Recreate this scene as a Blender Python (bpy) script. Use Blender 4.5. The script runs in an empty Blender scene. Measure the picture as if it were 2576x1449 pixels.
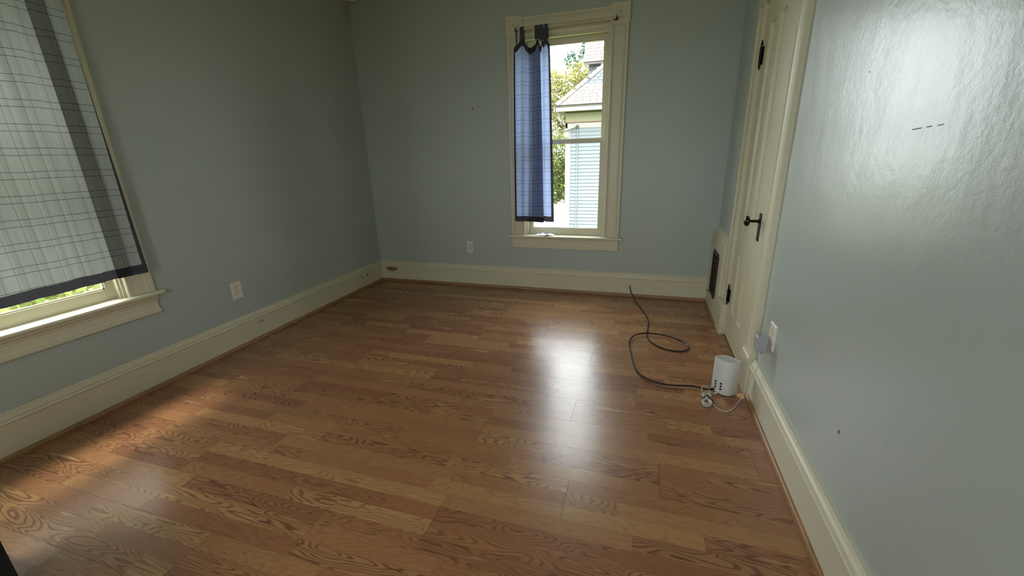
import bpy, math, random
import numpy as np
from mathutils import Vector, Matrix, noise
random.seed(7); rng = np.random.default_rng(7)
SC = bpy.context.scene
COL = SC.collection
PI = math.pi

# ------------------------------------------------------------------ camera, sky, sun, exposure
W, L, H = 3.375, 5.4, 2.76            # room width (x), depth (-y), height
T = 0.15                              # wall thickness
cam_d = bpy.data.cameras.new('camera'); cam = bpy.data.objects.new('camera', cam_d); COL.objects.link(cam)
cam_d.sensor_fit = 'HORIZONTAL'; cam_d.sensor_width = 36; cam_d.lens = 1046.49649 / 2576 * 36
cam_d.clip_start = 0.02; cam_d.clip_end = 400
cam.matrix_world = (Matrix.Translation((2.75042866, -3.86494828, 1.28)) @ Matrix.Rotation(0.307406940, 4, 'Z')
                    @ Matrix.Rotation(PI / 2 - 0.306565457, 4, 'X') @ Matrix.Rotation(-0.0285028014, 4, 'Z'))
SC.camera = cam

world = bpy.data.worlds.new('sky'); SC.world = world; world.use_nodes = True
bg = world.node_tree.nodes['Background']
bg.inputs['Color'].default_value = (0.94, 0.97, 1.0, 1)     # bright overcast white sky
bg.inputs['Strength'].default_value = 9.0

sun_d = bpy.data.lights.new('sun', 'SUN'); sun_d.energy = 6.0; sun_d.angle = 0.38; sun_d.color = (1.0, 0.95, 0.86)
sun = bpy.data.objects.new('sun', sun_d); COL.objects.link(sun)
sun.rotation_euler = Vector((0.49, 0.12, -1.0)).to_track_quat('-Z', 'Y').to_euler()

SC.view_settings.view_transform = 'Standard'; SC.view_settings.look = 'None'
SC.view_settings.gamma = 1; SC.view_settings.use_curve_mapping = False
SC.view_settings.exposure = 0.6
SC.cycles.max_bounces = 14; SC.cycles.diffuse_bounces = 8; SC.cycles.transparent_max_bounces = 16
SC.cycles.caustics_reflective = False; SC.cycles.caustics_refractive = False
SC.cycles.sample_clamp_indirect = 6

def portal(name, loc, direction, sx, sy):
    d = bpy.data.lights.new(name, 'AREA'); d.shape = 'RECTANGLE'; d.size = sx; d.size_y = sy
    d.cycles.is_portal = True
    o = bpy.data.objects.new(name, d); COL.objects.link(o); o.location = loc
    o.rotation_euler = Vector(direction).to_track_quat('-Z', 'Z').to_euler()
# window openings; REAR ones unseen, added to brighten the room (x0, x1 / y0, y1, z0, z1)
OPEN_BACK = (1.68, 2.42, 0.55, 2.25)
OPEN_LEFT = (-3.34, -2.385, 0.58, 2.25)
ADDED_LEFT_REAR = (-4.62, -3.84, 0.7, 2.25)
ADDED_REAR = [(2.1, 2.84, 0.7, 2.25)]
portal('daylight_back_window', (2.05, 0.16, 1.4), (0, -1, 0), 0.8, 1.75)
portal('daylight_left_window', (-0.17, -2.86, 1.41), (1, 0, 0), 1.0, 1.75)
for a in ADDED_REAR:
    portal('portal_added_rear_window', ((a[0] + a[1]) / 2, -L - 0.16, 1.475), (0, 1, 0), 0.95, 1.6)

# fill lamps added in the unseen rear openings to brighten the room
def fill_lamp(name, loc, direction, sx, sy, watts, col=(1.0, 0.97, 0.90)):
    d = bpy.data.lights.new(name, 'AREA'); d.shape = 'RECTANGLE'; d.size = sx; d.size_y = sy; d.energy = watts; d.color = col
    o = bpy.data.objects.new(name, d); COL.objects.link(o); o.location = loc
    o.rotation_euler = Vector(direction).to_track_quat('-Z', 'Z').to_euler()
for a in ADDED_REAR:
    fill_lamp('fill_lamp_rear', ((a[0] + a[1]) / 2, -L - 0.03, 1.475), (0, 1, 0), a[1] - a[0] - .04, 1.5, 4 * (a[1] - a[0]), (1.0, 0.95, 0.86))
fill_lamp('fill_lamp_left_rear', (-0.03, -4.23, 1.475), (1, 0, 0), 0.74, 1.5, 31, (0.76, 0.88, 1.0))

# ------------------------------------------------------------------ materials
def mat(name):
    m = bpy.data.materials.new(name); m.use_nodes = True
    nt = m.node_tree; b = nt.nodes['Principled BSDF']
    return m, nt, b
def N(nt, t, **kw):
    n = nt.nodes.new(t)
    for k, v in kw.items():
        if hasattr(n, k): setattr(n, k, v)
    return n
def setv(n, **kw):
    for k, v in kw.items(): n.inputs[k.replace('_', ' ')].default_value = v
def lin(r, g, b):
    f = lambda c: (c / 255 / 12.92) if c / 255 <= 0.04045 else ((c / 255 + 0.055) / 1.055) ** 2.4
    return (f(r), f(g), f(b), 1)
def math_n(nt, op, a, b=None, c=None):
    n = nt.nodes.new('ShaderNodeMath'); n.operation = op
    for i, v in enumerate((a, b, c)):
        if v is None: continue
        if isinstance(v, (int, float)): n.inputs[i].default_value = v
        else: nt.links.new(v, n.inputs[i])
    return n.outputs[0]
def mixc(nt, fac, a, b, blend='MIX'):
    n = nt.nodes.new('ShaderNodeMix'); n.data_type = 'RGBA'; n.blend_type = blend
    for sock, v in ((n.inputs[0], fac), (n.inputs[6], a), (n.inputs[7], b)):
        if isinstance(v, (int, float)): sock.default_value = v
        elif isinstance(v, tuple): sock.default_value = v
        else: nt.links.new(v, sock)
    return n.outputs[2]
def ramp(nt, fac, pts):
    n = nt.nodes.new('ShaderNodeValToRGB'); cr = n.color_ramp
    while len(cr.elements) > len(pts): cr.elements.remove(cr.elements[-1])
    while len(cr.elements) < len(pts): cr.elements.new(0.5)
    for e, (p, c) in zip(cr.elements, pts):
        e.position = p; e.color = c if isinstance(c, tuple) else (c, c, c, 1)
    nt.links.new(fac, n.inputs[0]); return n.outputs[0]
def noise_n(nt, vec, scale, detail=3, rough=0.5, dist=0.0):
    n = nt.nodes.new('ShaderNodeTexNoise'); n.inputs['Scale'].default_value = scale
    n.inputs['Detail'].default_value = detail; n.inputs['Roughness'].default_value = rough
    n.inputs['Distortion'].default_value = dist
    if vec is not None: nt.links.new(vec, n.inputs['Vector'])
    return n.outputs['Fac']
def pos(nt):
    return nt.nodes.new('ShaderNodeNewGeometry').outputs['Position']
def vmul(nt, v, s, off=None):
    n = nt.nodes.new('ShaderNodeVectorMath'); n.operation = 'MULTIPLY'; nt.links.new(v, n.inputs[0]); n.inputs[1].default_value = s
    if off is None: return n.outputs[0]
    a = nt.nodes.new('ShaderNodeVectorMath'); a.operation = 'ADD'; nt.links.new(n.outputs[0], a.inputs[0]); nt.links.new(off, a.inputs[1])
    return a.outputs[0]
def bump(nt, b, h, strength, dist=0.01):
    n = nt.nodes.new('ShaderNodeBump'); n.inputs['Strength'].default_value = strength; n.inputs['Distance'].default_value = dist
    nt.links.new(h, n.inputs['Height']); nt.links.new(n.outputs[0], b.inputs['Normal'])

def plain(name, col, rough=0.5, metal=0.0, var=0.06, vs=30, bs=0.0, spec=0.5):
    m, nt, b = mat(name)
    f = noise_n(nt, pos(nt), vs, 4)
    c2 = tuple(x * (1 - var) for x in col[:3]) + (1,)
    nt.links.new(mixc(nt, f, col, c2), b.inputs['Base Color'])
    setv(b, Roughness=rough, Metallic=metal); b.inputs['Specular IOR Level'].default_value = spec
    if bs: bump(nt, b, f, bs, 0.002)
    return m

def wall_paint(name, col, rough, orange, wave):
    m, nt, b = mat(name)
    p = pos(nt)
    f = noise_n(nt, p, 1.3, 3)
    nt.links.new(mixc(nt, f, col, tuple(x * 0.93 for x in col[:3]) + (1,)), b.inputs['Base Color'])
    fine = noise_n(nt, p, 170, 3, 0.6)
    mid = noise_n(nt, p, 45, 3, 0.5)
    big = noise_n(nt, vmul(nt, p, (1, 1.6, 0.8)), 2.6, 2, 0.5, 0.4)
    h = math_n(nt, 'ADD', math_n(nt, 'MULTIPLY', fine, orange * 0.0010), math_n(nt, 'MULTIPLY', mid, orange * 0.0022))
    h = math_n(nt, 'ADD', h, math_n(nt, 'MULTIPLY', big, wave))
    bump(nt, b, h, 1.0, 1.0)
    setv(b, Roughness=rough)
    return m

M = {}
M['wall'] = wall_paint('blue_grey_wall_paint', lin(167, 175, 168), 0.42, 0.45, 0.004)
M['wall_gloss'] = wall_paint('blue_grey_wall_paint_textured', lin(167, 175, 168), 0.29, 0.26, 0.0035)
M['wall_gloss'].node_tree.nodes['Principled BSDF'].inputs['Specular IOR Level'].default_value = 0.8
M['ceiling'] = plain('ceiling_white', lin(225, 222, 212), 0.8)
M['trim'] = plain('cream_trim_paint', lin(200, 194, 168), 0.38, var=0.07, vs=9)
M['door'] = plain('cream_door_paint', lin(196, 190, 160), 0.38, var=0.06, vs=5)
M['chip'] = plain('bare_patch', lin(125, 105, 72), 0.8, var=0.3, vs=60)
M['black_iron'] = plain('black_iron', lin(16, 14, 13), 0.35, 0.6, bs=0.2)
M['black_gloss'] = plain('black_porcelain', lin(8, 8, 9), 0.08)
M['bronze'] = plain('bronze_grille', lin(62, 44, 32), 0.45, 0.7, var=0.5, vs=80)
M['dark'] = plain('dark_void', lin(8, 8, 8), 0.9)
M['white_plastic'] = plain('white_plastic', lin(198, 197, 193), 0.35, var=0.02)
M['outlet'] = plain('outlet_plastic', lin(214, 208, 192), 0.35, var=0.02)
M['grey_plastic'] = plain('grey_plastic', lin(152, 154, 157), 0.4, var=0.02)
M['vent_white'] = plain('router_vent_plastic', lin(150, 152, 154), 0.5, var=0.02)
M['black_cable'] = plain('black_cable', lin(22, 21, 22), 0.35)
M['white_cable'] = plain('white_cable', lin(196, 194, 188), 0.4)
M['rod'] = plain('ivory_rod_enamel', lin(190, 175, 150), 0.35)
M['paper'] = plain('crumpled_paper', lin(230, 232, 238), 0.8)
M['black_box'] = plain('black_fabric_box', lin(9, 8, 9), 0.85)

def glass_mat():
    m, nt, b = mat('window_glass')
    nt.nodes.remove(b)
    t = nt.nodes.new('ShaderNodeBsdfTransparent'); g = nt.nodes.new('ShaderNodeBsdfGlossy'); g.inputs['Roughness'].default_value = 0.02
    lw = nt.nodes.new('ShaderNodeLayerWeight'); lw.inputs['Blend'].default_value = 0.5
    fac = math_n(nt, 'MULTIPLY_ADD', math_n(nt, 'POWER', lw.outputs['Facing'], 5.0), 0.92, 0.025)
    mx = nt.nodes.new('ShaderNodeMixShader'); out = nt.nodes['Material Output']
    t.inputs['Color'].default_value = (0.96, 0.98, 0.97, 1)
    nt.links.new(fac, mx.inputs[0]); nt.links.new(t.outputs[0], mx.inputs[1]); nt.links.new(g.outputs[0], mx.inputs[2])
    nt.links.new(mx.outputs[0], out.inputs['Surface']); return m
M['glass'] = glass_mat()

def strip_mat():
    """oak laminate stave: base tone from the object's colour, cathedral rings, pores"""
    m, nt, b = mat('oak_laminate_stave')
    oi = nt.nodes.new('ShaderNodeObjectInfo')
    sep = nt.nodes.new('ShaderNodeSeparateColor'); nt.links.new(oi.outputs['Color'], sep.inputs[0])
    tone, ringy, seed = sep.outputs[0], sep.outputs[1], sep.outputs[2]
    off = nt.nodes.new('ShaderNodeCombineXYZ')
    s100 = math_n(nt, 'MULTIPLY', seed, 97.0)
    nt.links.new(s100, off.inputs[0]); nt.links.new(math_n(nt, 'MULTIPLY', seed, 53.0), off.inputs[1]); nt.links.new(s100, off.inputs[2])
    p = pos(nt)
    v = vmul(nt, p, (1.35, 10.5, 1), off.outputs[0])
    n1 = noise_n(nt, v, 1.0, 2, 0.45, 0.25)
    wob = noise_n(nt, vmul(nt, p, (30, 90, 1), off.outputs[0]), 1.0, 2)
    ph = math_n(nt, 'ADD', math_n(nt, 'MULTIPLY', n1, 33.0), math_n(nt, 'MULTIPLY', wob, 0.35))
    fr = math_n(nt, 'FRACT', ph)
    ring = ramp(nt, fr, [(0.0, 0.0), (0.32, 0.10), (0.55, 1.0), (0.72, 0.85), (0.80, 0.0), (1.0, 0.0)])
    amt = math_n(nt, 'MULTIPLY', ring, math_n(nt, 'MULTIPLY_ADD', ringy, 0.64, 0.14))
    base = ramp(nt, tone, [(0.0, lin(140, 93, 62)), (0.3, lin(150, 104, 68)), (0.65, lin(158, 114, 74)), (1.0, lin(174, 132, 86))])
    low = noise_n(nt, vmul(nt, p, (2, 14, 1), off.outputs[0]), 1.0, 3)
    base = mixc(nt, math_n(nt, 'MULTIPLY', low, 0.35), base, lin(122, 78, 56))
    col = mixc(nt, amt, base, lin(84, 50, 34))
    light = ramp(nt, noise_n(nt, vmul(nt, p, (3.2, 34, 1), off.outputs[0]), 1.0, 2), [(0.66, 0.0), (0.74, 1.0)])
    col = mixc(nt, math_n(nt, 'MULTIPLY', light, math_n(nt, 'MULTIPLY', ringy, 0.7)), col, lin(196, 158, 110))
    pore = ramp(nt, noise_n(nt, vmul(nt, p, (24, 420, 1)), 1.0, 2, 0.6), [(0.35, 1.0), (0.50, 0.0)])
    col = mixc(nt, math_n(nt, 'MULTIPLY', pore, 0.30), col, lin(84, 54, 38))
    nt.links.new(col, b.inputs['Base Color'])
    setv(b, Roughness=0.27); b.inputs['Specular IOR Level'].default_value = 0.62
    h = math_n(nt, 'ADD', math_n(nt, 'MULTIPLY', noise_n(nt, p, 60, 2), 0.00016), math_n(nt, 'MULTIPLY', noise_n(nt, p, 7, 2), 0.0010))
    bump(nt, b, h, 1.0, 1.0)
    return m
M['strip'] = strip_mat()
M['plank_body'] = plain('laminate_core', lin(96, 62, 40), 0.6)

def wood_mat(name, a, c):
    m, nt, b = mat(name)
    f = noise_n(nt, vmul(nt, pos(nt), (9, 9, 120)), 1.0, 4, 0.6)
    nt.links.new(ramp(nt, f, [(0.3, a), (0.65, c)]), b.inputs['Base Color']); setv(b, Roughness=0.45)
    return m
M['bare_wood'] = wood_mat('bare_light_wood', lin(196, 152, 100), lin(214, 172, 120))
M['shoe'] = wood_mat('oak_shoe_moulding', lin(122, 88, 56), lin(150, 112, 72))

def cloth_mat(name, base, line, sheer, w2):
    """plaid translucent cotton; UV in metres: u across, v down"""
    m, nt, b = mat(name); nt.nodes.remove(b)
    uv = nt.nodes.new('ShaderNodeUVMap'); uv.uv_map = 'UVMap'
    sp = nt.nodes.new('ShaderNodeSeparateXYZ'); nt.links.new(uv.outputs[0], sp.inputs[0])
    def lines(c, pitch, gap, wd):
        f = math_n(nt, 'MULTIPLY', math_n(nt, 'FRACT', math_n(nt, 'DIVIDE', c, pitch)), pitch)
        l1 = math_n(nt, 'LESS_THAN', math_n(nt, 'ABSOLUTE', math_n(nt, 'SUBTRACT', f, 0.01)), wd)
        l2 = math_n(nt, 'LESS_THAN', math_n(nt, 'ABSOLUTE', math_n(nt, 'SUBTRACT', f, 0.01 + gap)), wd)
        return math_n(nt, 'MAXIMUM', l1, l2)
    hz = lines(sp.outputs[1], 0.102, 0.030, 0.0011)
    vt = lines(sp.outputs[0], 0.082, 0.030, 0.0009)
    broad = math_n(nt, 'LESS_THAN', math_n(nt, 'FRACT', math_n(nt, 'DIVIDE', sp.outputs[0], 0.082)), 0.33)
    weave = noise_n(nt, vmul(nt, uv.outputs[0], (140, 900, 1)), 1.0, 3, 0.7)
    c = mixc(nt, math_n(nt, 'MULTIPLY', broad, 0.13), base, line)
    streak = noise_n(nt, vmul(nt, uv.outputs[0], (26, 1.2, 1)), 1.0, 3, 0.6)
    slub = noise_n(nt, vmul(nt, uv.outputs[0], (60, 260, 1)), 1.0, 2, 0.6)
    c = mixc(nt, math_n(nt, 'MULTIPLY', weave, 0.35), c, tuple(x * 0.5 for x in base[:3]) + (1,))
    c = mixc(nt, math_n(nt, 'MULTIPLY', slub, 0.30), c, tuple(x * 0.55 for x in base[:3]) + (1,))
    c = mixc(nt, math_n(nt, 'MULTIPLY', ramp(nt, streak, [(0.4, 0.0), (0.62, 1.0)]), 0.28), c, tuple(x * 0.55 for x in base[:3]) + (1,))
    c = mixc(nt, math_n(nt, 'MULTIPLY', vt, 0.5), c, line)
    c = mixc(nt, math_n(nt, 'MULTIPLY', hz, 0.85), c, line)
    d = nt.nodes.new('ShaderNodeBsdfDiffuse'); t = nt.nodes.new('ShaderNodeBsdfTranslucent')
    nt.links.new(c, d.inputs[0]); nt.links.new(c, t.inputs[0])
    mx = nt.nodes.new('ShaderNodeMixShader'); mx.inputs[0].default_value = sheer
    nt.links.new(d.outputs[0], mx.inputs[1]); nt.links.new(t.outputs[0], mx.inputs[2])
    out = mx.outputs[0]
    if w2:
        tr = nt.nodes.new('ShaderNodeBsdfTransparent'); m2 = nt.nodes.new('ShaderNodeMixShader'); m2.inputs[0].default_value = w2
        nt.links.new(out, m2.inputs[1]); nt.links.new(tr.outputs[0], m2.inputs[2]); out = m2.outputs[0]
    nt.links.new(out, nt.nodes['Material Output'].inputs['Surface'])
    return m
M['plaid'] = cloth_mat('blue_plaid_cotton', lin(146, 162, 200), lin(36, 40, 66), 0.43, 0.0)
M['plaid_backlit'] = cloth_mat('blue_plaid_cotton_backlit', lin(150, 154, 150), lin(34, 37, 44), 0.21, 0.0)  # same cotton as the far curtain, backlight through trees put into its colour
M['hem'] = cloth_mat('slate_hem_cotton', lin(64, 62, 67), lin(54, 52, 58), 0.20, 0.0)

def leaf_mat(name, a, b_, tr=0.35):
    m, nt, b = mat(name); nt.nodes.remove(b)
    g = nt.nodes.new('ShaderNodeNewGeometry')
    c = ramp(nt, g.outputs['Random Per Island'], [(0.0, a), (1.0, b_)])
    d = nt.nodes.new('ShaderNodeBsdfDiffuse'); t = nt.nodes.new('ShaderNodeBsdfTranslucent'); mx = nt.nodes.new('ShaderNodeMixShader')
    mx.inputs[0].default_value = tr
    nt.links.new(c, d.inputs[0]); nt.links.new(c, t.inputs[0]); nt.links.new(d.outputs[0], mx.inputs[1]); nt.links.new(t.outputs[0], mx.inputs[2])
    nt.links.new(mx.outputs[0], nt.nodes['Material Output'].inputs['Surface']); return m
M['leaf_yellow'] = leaf_mat('yellow_green_leaves', lin(98, 98, 46), lin(148, 144, 98))
M['leaf_blue'] = leaf_mat('blue_green_leaves', lin(45, 69, 57), lin(79, 100, 87))
M['leaf_green'] = leaf_mat('green_leaves', lin(74, 92, 42), lin(136, 140, 84))
M['bark'] = plain('bark', lin(60, 50, 39), 0.9, bs=0.5)
M['lawn'] = plain('lawn', lin(100, 108, 47), 0.9, var=0.35, vs=2.5)
M['concrete'] = plain('pale_concrete', lin(113, 111, 109), 0.9, var=0.08, vs=3)
M['siding'] = plain('pale_blue_siding', lin(100, 106, 113), 0.6, var=0.05, vs=4)
M['house_white'] = plain('white_house_paint', lin(139, 138, 134), 0.6, var=0.04)
M['house_cream'] = plain('cream_frieze_paint', lin(126, 125, 104), 0.6, var=0.04)
M['house_red'] = plain('red_trim_paint', lin(100, 38, 38), 0.6)
M['house_dark'] = plain('dark_soffit', lin(62, 60, 45), 0.7)
M['shingles'] = []
for nme, c in (('tan_grey', (91, 83, 80)), ('rose_grey', (96, 88, 87)), ('pale_brown', (102, 93, 88)), ('slate', (66, 69, 78))):
    M['shingles'].append(plain('roof_shingle_' + nme, lin(*c), 0.9, var=0.2, vs=14))

# ------------------------------------------------------------------ mesh helpers
class MB:
    def __init__(s): s.v = []; s.f = []
    def add(s, vs, fs):
        k = len(s.v); s.v += [tuple(a) for a in vs]; s.f += [tuple(i + k for i in f) for f in fs]; return s
    def box(s, x0, x1, y0, y1, z0, z1):
        return s.add([(x0,y0,z0),(x1,y0,z0),(x1,y1,z0),(x0,y1,z0),(x0,y0,z1),(x1,y0,z1),(x1,y1,z1),(x0,y1,z1)],
                     [(0,3,2,1),(4,5,6,7),(0,1,5,4),(1,2,6,5),(2,3,7,6),(3,0,4,7)])
    def cbox(s, x0, x1, y0, y1, z0, z1, c=0.002):
        """box with chamfered edges"""
        xs = (x0, x0 + c, x1 - c, x1); ys = (y0, y0 + c, y1 - c, y1); zs = (z0, z0 + c, z1 - c, z1)
        pts = []; idx = {}
        for sx in (0, 1):
            for sy in (0, 1):
                for sz in (0, 1):
                    X, Y, Z = (xs[0], xs[3])[sx], (ys[0], ys[3])[sy], (zs[0], zs[3])[sz]
                    Xi, Yi, Zi = (xs[1], xs[2])[sx], (ys[1], ys[2])[sy], (zs[1], zs[2])[sz]
                    for a, p in enumerate(((X, Yi, Zi), (Xi, Y, Zi), (Xi, Yi, Z))):
                        idx[sx, sy, sz, a] = len(pts); pts.append(p)
        fs = []
        g = lambda *k: idx[k]
        for q in (0, 1):
            fs.append((g(q,0,0,0), g(q,1,0,0), g(q,1,1,0), g(q,0,1,0))); fs.append((g(0,q,0,1), g(1,q,0,1), g(1,q,1,1), g(0,q,1,1)))
            fs.append((g(0,0,q,2), g(1,0,q,2), g(1,1,q,2), g(0,1,q,2)))
        for a in (0, 1):
            for b_ in (0, 1):
                fs.append((g(0,a,b_,1), g(1,a,b_,1), g(1,a,b_,2), g(0,a,b_,2)))
                fs.append((g(a,0,b_,0), g(a,1,b_,0), g(a,1,b_,2), g(a,0,b_,2)))
                fs.append((g(a,b_,0,0), g(a,b_,1,0), g(a,b_,1,1), g(a,b_,0,1)))
                for c_ in (0, 1): fs.append((g(a,b_,c_,0), g(a,b_,c_,1), g(a,b_,c_,2)))
        return s.add(pts, fs)
    def prism(s, poly, origin, ua, va, wa, length):
        """extrude the 2-D polygon poly (along ua, va) by length along wa"""
        o, ua, va, wa = Vector(origin), Vector(ua), Vector(va), Vector(wa)
        n = len(poly)
        a = [o + ua * p[0] + va * p[1] for p in poly]; b = [q + wa * length for q in a]
        fs = [(i, (i + 1) % n, n + (i + 1) % n, n + i) for i in range(n)]
        fs += [tuple(range(n - 1, -1, -1)), tuple(range(n, 2 * n))]
        return s.add(a + b, fs)
    def lathe(s, prof, origin, axis, seg=24, sq=None):
        """prof: (radius, height) list round axis"""
        o = Vector(origin); ax = Vector(axis).normalized(); q = ax.to_track_quat('Z', 'Y')
        vs = []
        for r, h in prof:
            for i in range(seg):
                a = 2 * PI * i / seg
                vs.append(o + q @ Vector((r * math.cos(a), r * math.sin(a), h)))
        fs = []
        for j in range(len(prof) - 1):
            for i in range(seg):
                k = (i + 1) % seg
                fs.append((j * seg + i, j * seg + k, (j + 1) * seg + k, (j + 1) * seg + i))
        fs += [tuple(range(seg - 1, -1, -1)), tuple(range((len(prof) - 1) * seg, len(prof) * seg))]
        return s.add(vs, fs)
    def tube(s, pts, r, seg=8, closed=False, rb=None):
        pts = [Vector(p) for p in pts]; n = len(pts); vs = []
        up = Vector((0, 0, 1)); prev = None
        for i, p in enumerate(pts):
            t = (pts[min(i + 1, n - 1)] - pts[max(i - 1, 0)]).normalized()
            if prev is None:
                a = t.cross(up)
                if a.length < 1e-4: a = t.cross(Vector((0, 1, 0)))
            else:
                a = prev - t * prev.dot(t)
            a.normalize(); prev = a; b = t.cross(a)
            for k in range(seg):
                an = 2 * PI * k / seg
                vs.append(p + a * (r * math.cos(an)) + b * ((rb or r) * math.sin(an)))
        fs = [(j * seg + k, j * seg + (k + 1) % seg, (j + 1) * seg + (k + 1) % seg, (j + 1) * seg + k) for j in range(n - 1) for k in range(seg)]
        fs += [tuple(range(seg - 1, -1, -1)), tuple(range((n - 1) * seg, n * seg))]
        return s.add(vs, fs)
    def build(s, name, m, parent=None, smooth=False, loc=(0, 0, 0), recalc=True):
        me = bpy.data.meshes.new(name)
        l = Vector(loc)
        me.from_pydata([tuple(Vector(v) - l) for v in s.v], [], s.f)
        if recalc:
            import bmesh
            bm = bmesh.new(); bm.from_mesh(me); bmesh.ops.recalc_face_normals(bm, faces=bm.faces); bm.to_mesh(me); bm.free()
        me.materials.append(m)
        if smooth:
            me.polygons.foreach_set('use_smooth', [True] * len(me.polygons))
            me.set_sharp_from_angle(angle=math.radians(40))
        o = bpy.data.objects.new(name, me); COL.objects.link(o); o.location = loc
        if parent is not None: o.parent = parent
        return o
def empty(name, loc=(0, 0, 0)):
    # parts keep world coordinates: the Empty stands at loc, children are offset back by it
    o = bpy.data.objects.new(name, None); COL.objects.link(o); o.location = loc; o.empty_display_size = 0.05; return o
def tag(o, label=None, cat=None, kind=None, group=None):
    if label: o['label'] = label
    if cat: o['category'] = cat
    if kind: o['kind'] = kind
    if group: o['group'] = group
    return o
def keep(child, parent):
    """parent child while it stays where it is"""
    child.parent = parent
    child.matrix_parent_inverse = Matrix.Translation(parent.matrix_basis.translation).inverted() if parent.parent is None else Matrix.Identity(4)
    return child
def catmull(P, n=8):
    P = [Vector(p) for p in P]; out = []
    for i in range(len(P) - 1):
        p0, p1, p2, p3 = P[max(i - 1, 0)], P[i], P[i + 1], P[min(i + 2, len(P) - 1)]
        for k in range(n):
            t = k / n
            out.append(0.5 * ((2 * p1) + (p2 - p0) * t + (2 * p0 - 5 * p1 + 4 * p2 - p3) * t * t + (-p0 + 3 * p1 - 3 * p2 + p3) * t ** 3))
    out.append(P[-1]); return out

# ------------------------------------------------------------------ floor: laminate planks, each printed with staves
slab = MB().box(-T, W + T, -L - T, T, -0.12, -0.008).build('floor', M['plank_body'])
tag(slab, 'honey oak laminate floor of narrow printed staves running along the room', 'floor', 'structure')
unit = MB().box(-0.5, 0.5, -0.5, 0.5, -0.5, 0.5)
def unit_mesh(name, m):
    o = unit.build(name, m); me = o.data; bpy.data.objects.remove(o); return me
me_plank = unit_mesh('plank', M['plank_body']); me_strip = unit_mesh('stave', M['strip'])
PW, PL, GAP = 0.2, 1.21, 0.0009
fr = random.Random(11)
joint_of = {}
row = 0; ytop = -0.07 + PW
known = {7: 2.49, 10: 2.47}   # plank ends that show in the photograph
while True:
    y1 = ytop - PW * row; y0 = y1 - PW
    if y1 < -3.95: break
    yy1, yy0 = min(y1, 0.0), max(y0, -L)
    x = (known.get(row, 2.48 + (0.40 if row % 3 == 0 else -0.43 if row % 3 == 2 else 0.0) + fr.uniform(-.12, .12))) % PL - PL
    while x < W:
        xa, xb = max(x, 0) + GAP / 2, min(x + PL, W) - GAP / 2
        if W - xb < 0.06: xb = W
        if xb - xa > 0.03:
            p = bpy.data.objects.new('plank', me_plank); COL.objects.link(p); p.parent = slab
            ya, yb = yy0 + GAP / 2, yy1 - GAP / 2
            p.location = ((xa + xb) / 2, (ya + yb) / 2, -0.0045); p.scale = (xb - xa, yb - ya, 0.007)
            inv = Matrix.LocRotScale(p.location, None, p.scale).inverted()
            for k in range(3):
                sa, sb = y0 + PW * k / 3, y0 + PW * (k + 1) / 3
                sa, sb = max(sa, ya), min(sb, yb)
                if sb - sa < 0.01: continue
                c = xa - (fr.uniform(0.0, 0.35) if fr.random() < 0.6 else 0)
                while c < xb:
                    d = c + fr.choice((0.2, 0.4, 0.5, 0.6, 0.7, 0.8)) + fr.uniform(-.03, .03)
                    if xb - d < 0.07: d = xb
                    ca, cb = max(c, xa), min(d, xb)
                    if cb - ca > 0.004:
                        s = bpy.data.objects.new('stave', me_strip); COL.objects.link(s); s.parent = p
                        s.matrix_parent_inverse = inv
                        s.location = ((ca + cb) / 2, (sa + sb) / 2, -0.0011); s.scale = (cb - ca, sb - sa, 0.0022)
                        r = fr.random()
                        ring = (fr.uniform(.0, .2), fr.uniform(.4, .7), fr.uniform(.8, 1.0))[fr.choice((0, 0, 1, 2, 2))]
                        s.color = (fr.random() ** 0.9, ring, fr.random(), 1)
                    c = d
        x = x + PL if xb < W - 0.03 else W
    row += 1
# the rest of the room's floor, behind the camera
yb = ytop - PW * row
o = MB().box(0, W, -L, yb, -0.008, 0.0).build('plank_field', M['strip'], slab); o.color = (0.5, 0.3, 0.4, 1); o['kind'] = 'stuff'

# ------------------------------------------------------------------ walls and ceiling
SILL = 0.025   # the wall stops under the window stool
def wall_boxes(along, a0, a1, t0, t1, holes, deep=None):
    """wall slab from a0..a1, thickness t0..t1, height 0..H; holes (a, b, z0, z1)"""
    m = MB(); put = (lambda u0, u1, z0, z1: m.box(u0, u1, t0, t1, z0, z1)) if along == 'x' else (lambda u0, u1, z0, z1: m.box(t0, t1, u0, u1, z0, z1))
    cur = a0
    for (h0, h1, z0, z1) in sorted(holes):
        put(cur, h0, 0, H); put(h0, h1, z1, H)
        if z0 > 0: put(h0, h1, 0, z0 - SILL)
        cur = h1
    put(cur, a1, 0, H); return m
wb = wall_boxes('x', -T, W + T, 0, T, [OPEN_BACK]).build('wall_back', M['wall'])
tag(wb, 'blue grey far wall with the narrow window and half drawn curtain', 'wall', 'structure')
wl = wall_boxes('y', -L, 0, -T, 0, [OPEN_LEFT, ADDED_LEFT_REAR]).build('wall_left', M['wall'])
tag(wl, 'blue grey wall on the left with the plaid curtained window', 'wall', 'structure')
DY0, DY1, DZ = -1.44, -0.745, 2.09
m = wall_boxes('y', -L, 0, W, W + T, [(DY0, DY1, 0, DZ)])
m.box(W + 0.06, W + T, DY0, DY1, 0, DZ)
wr = m.build('wall_right', M['wall_gloss'])
tag(wr, 'shiny textured blue grey wall on the right beside the cream door', 'wall', 'structure')
wrr = wall_boxes('x', -T, W + T, -L - T, -L, ADDED_REAR).build('wall_rear', M['wall'])
tag(wrr, 'blue grey wall behind the camera with one added window', 'wall', 'structure')
cl = MB().box(-T, W + T, -L - T, T, H, H + 0.12).build('ceiling', M['ceiling'])
tag(cl, 'plain white ceiling above the blue walls', 'ceiling', 'structure')

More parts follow.
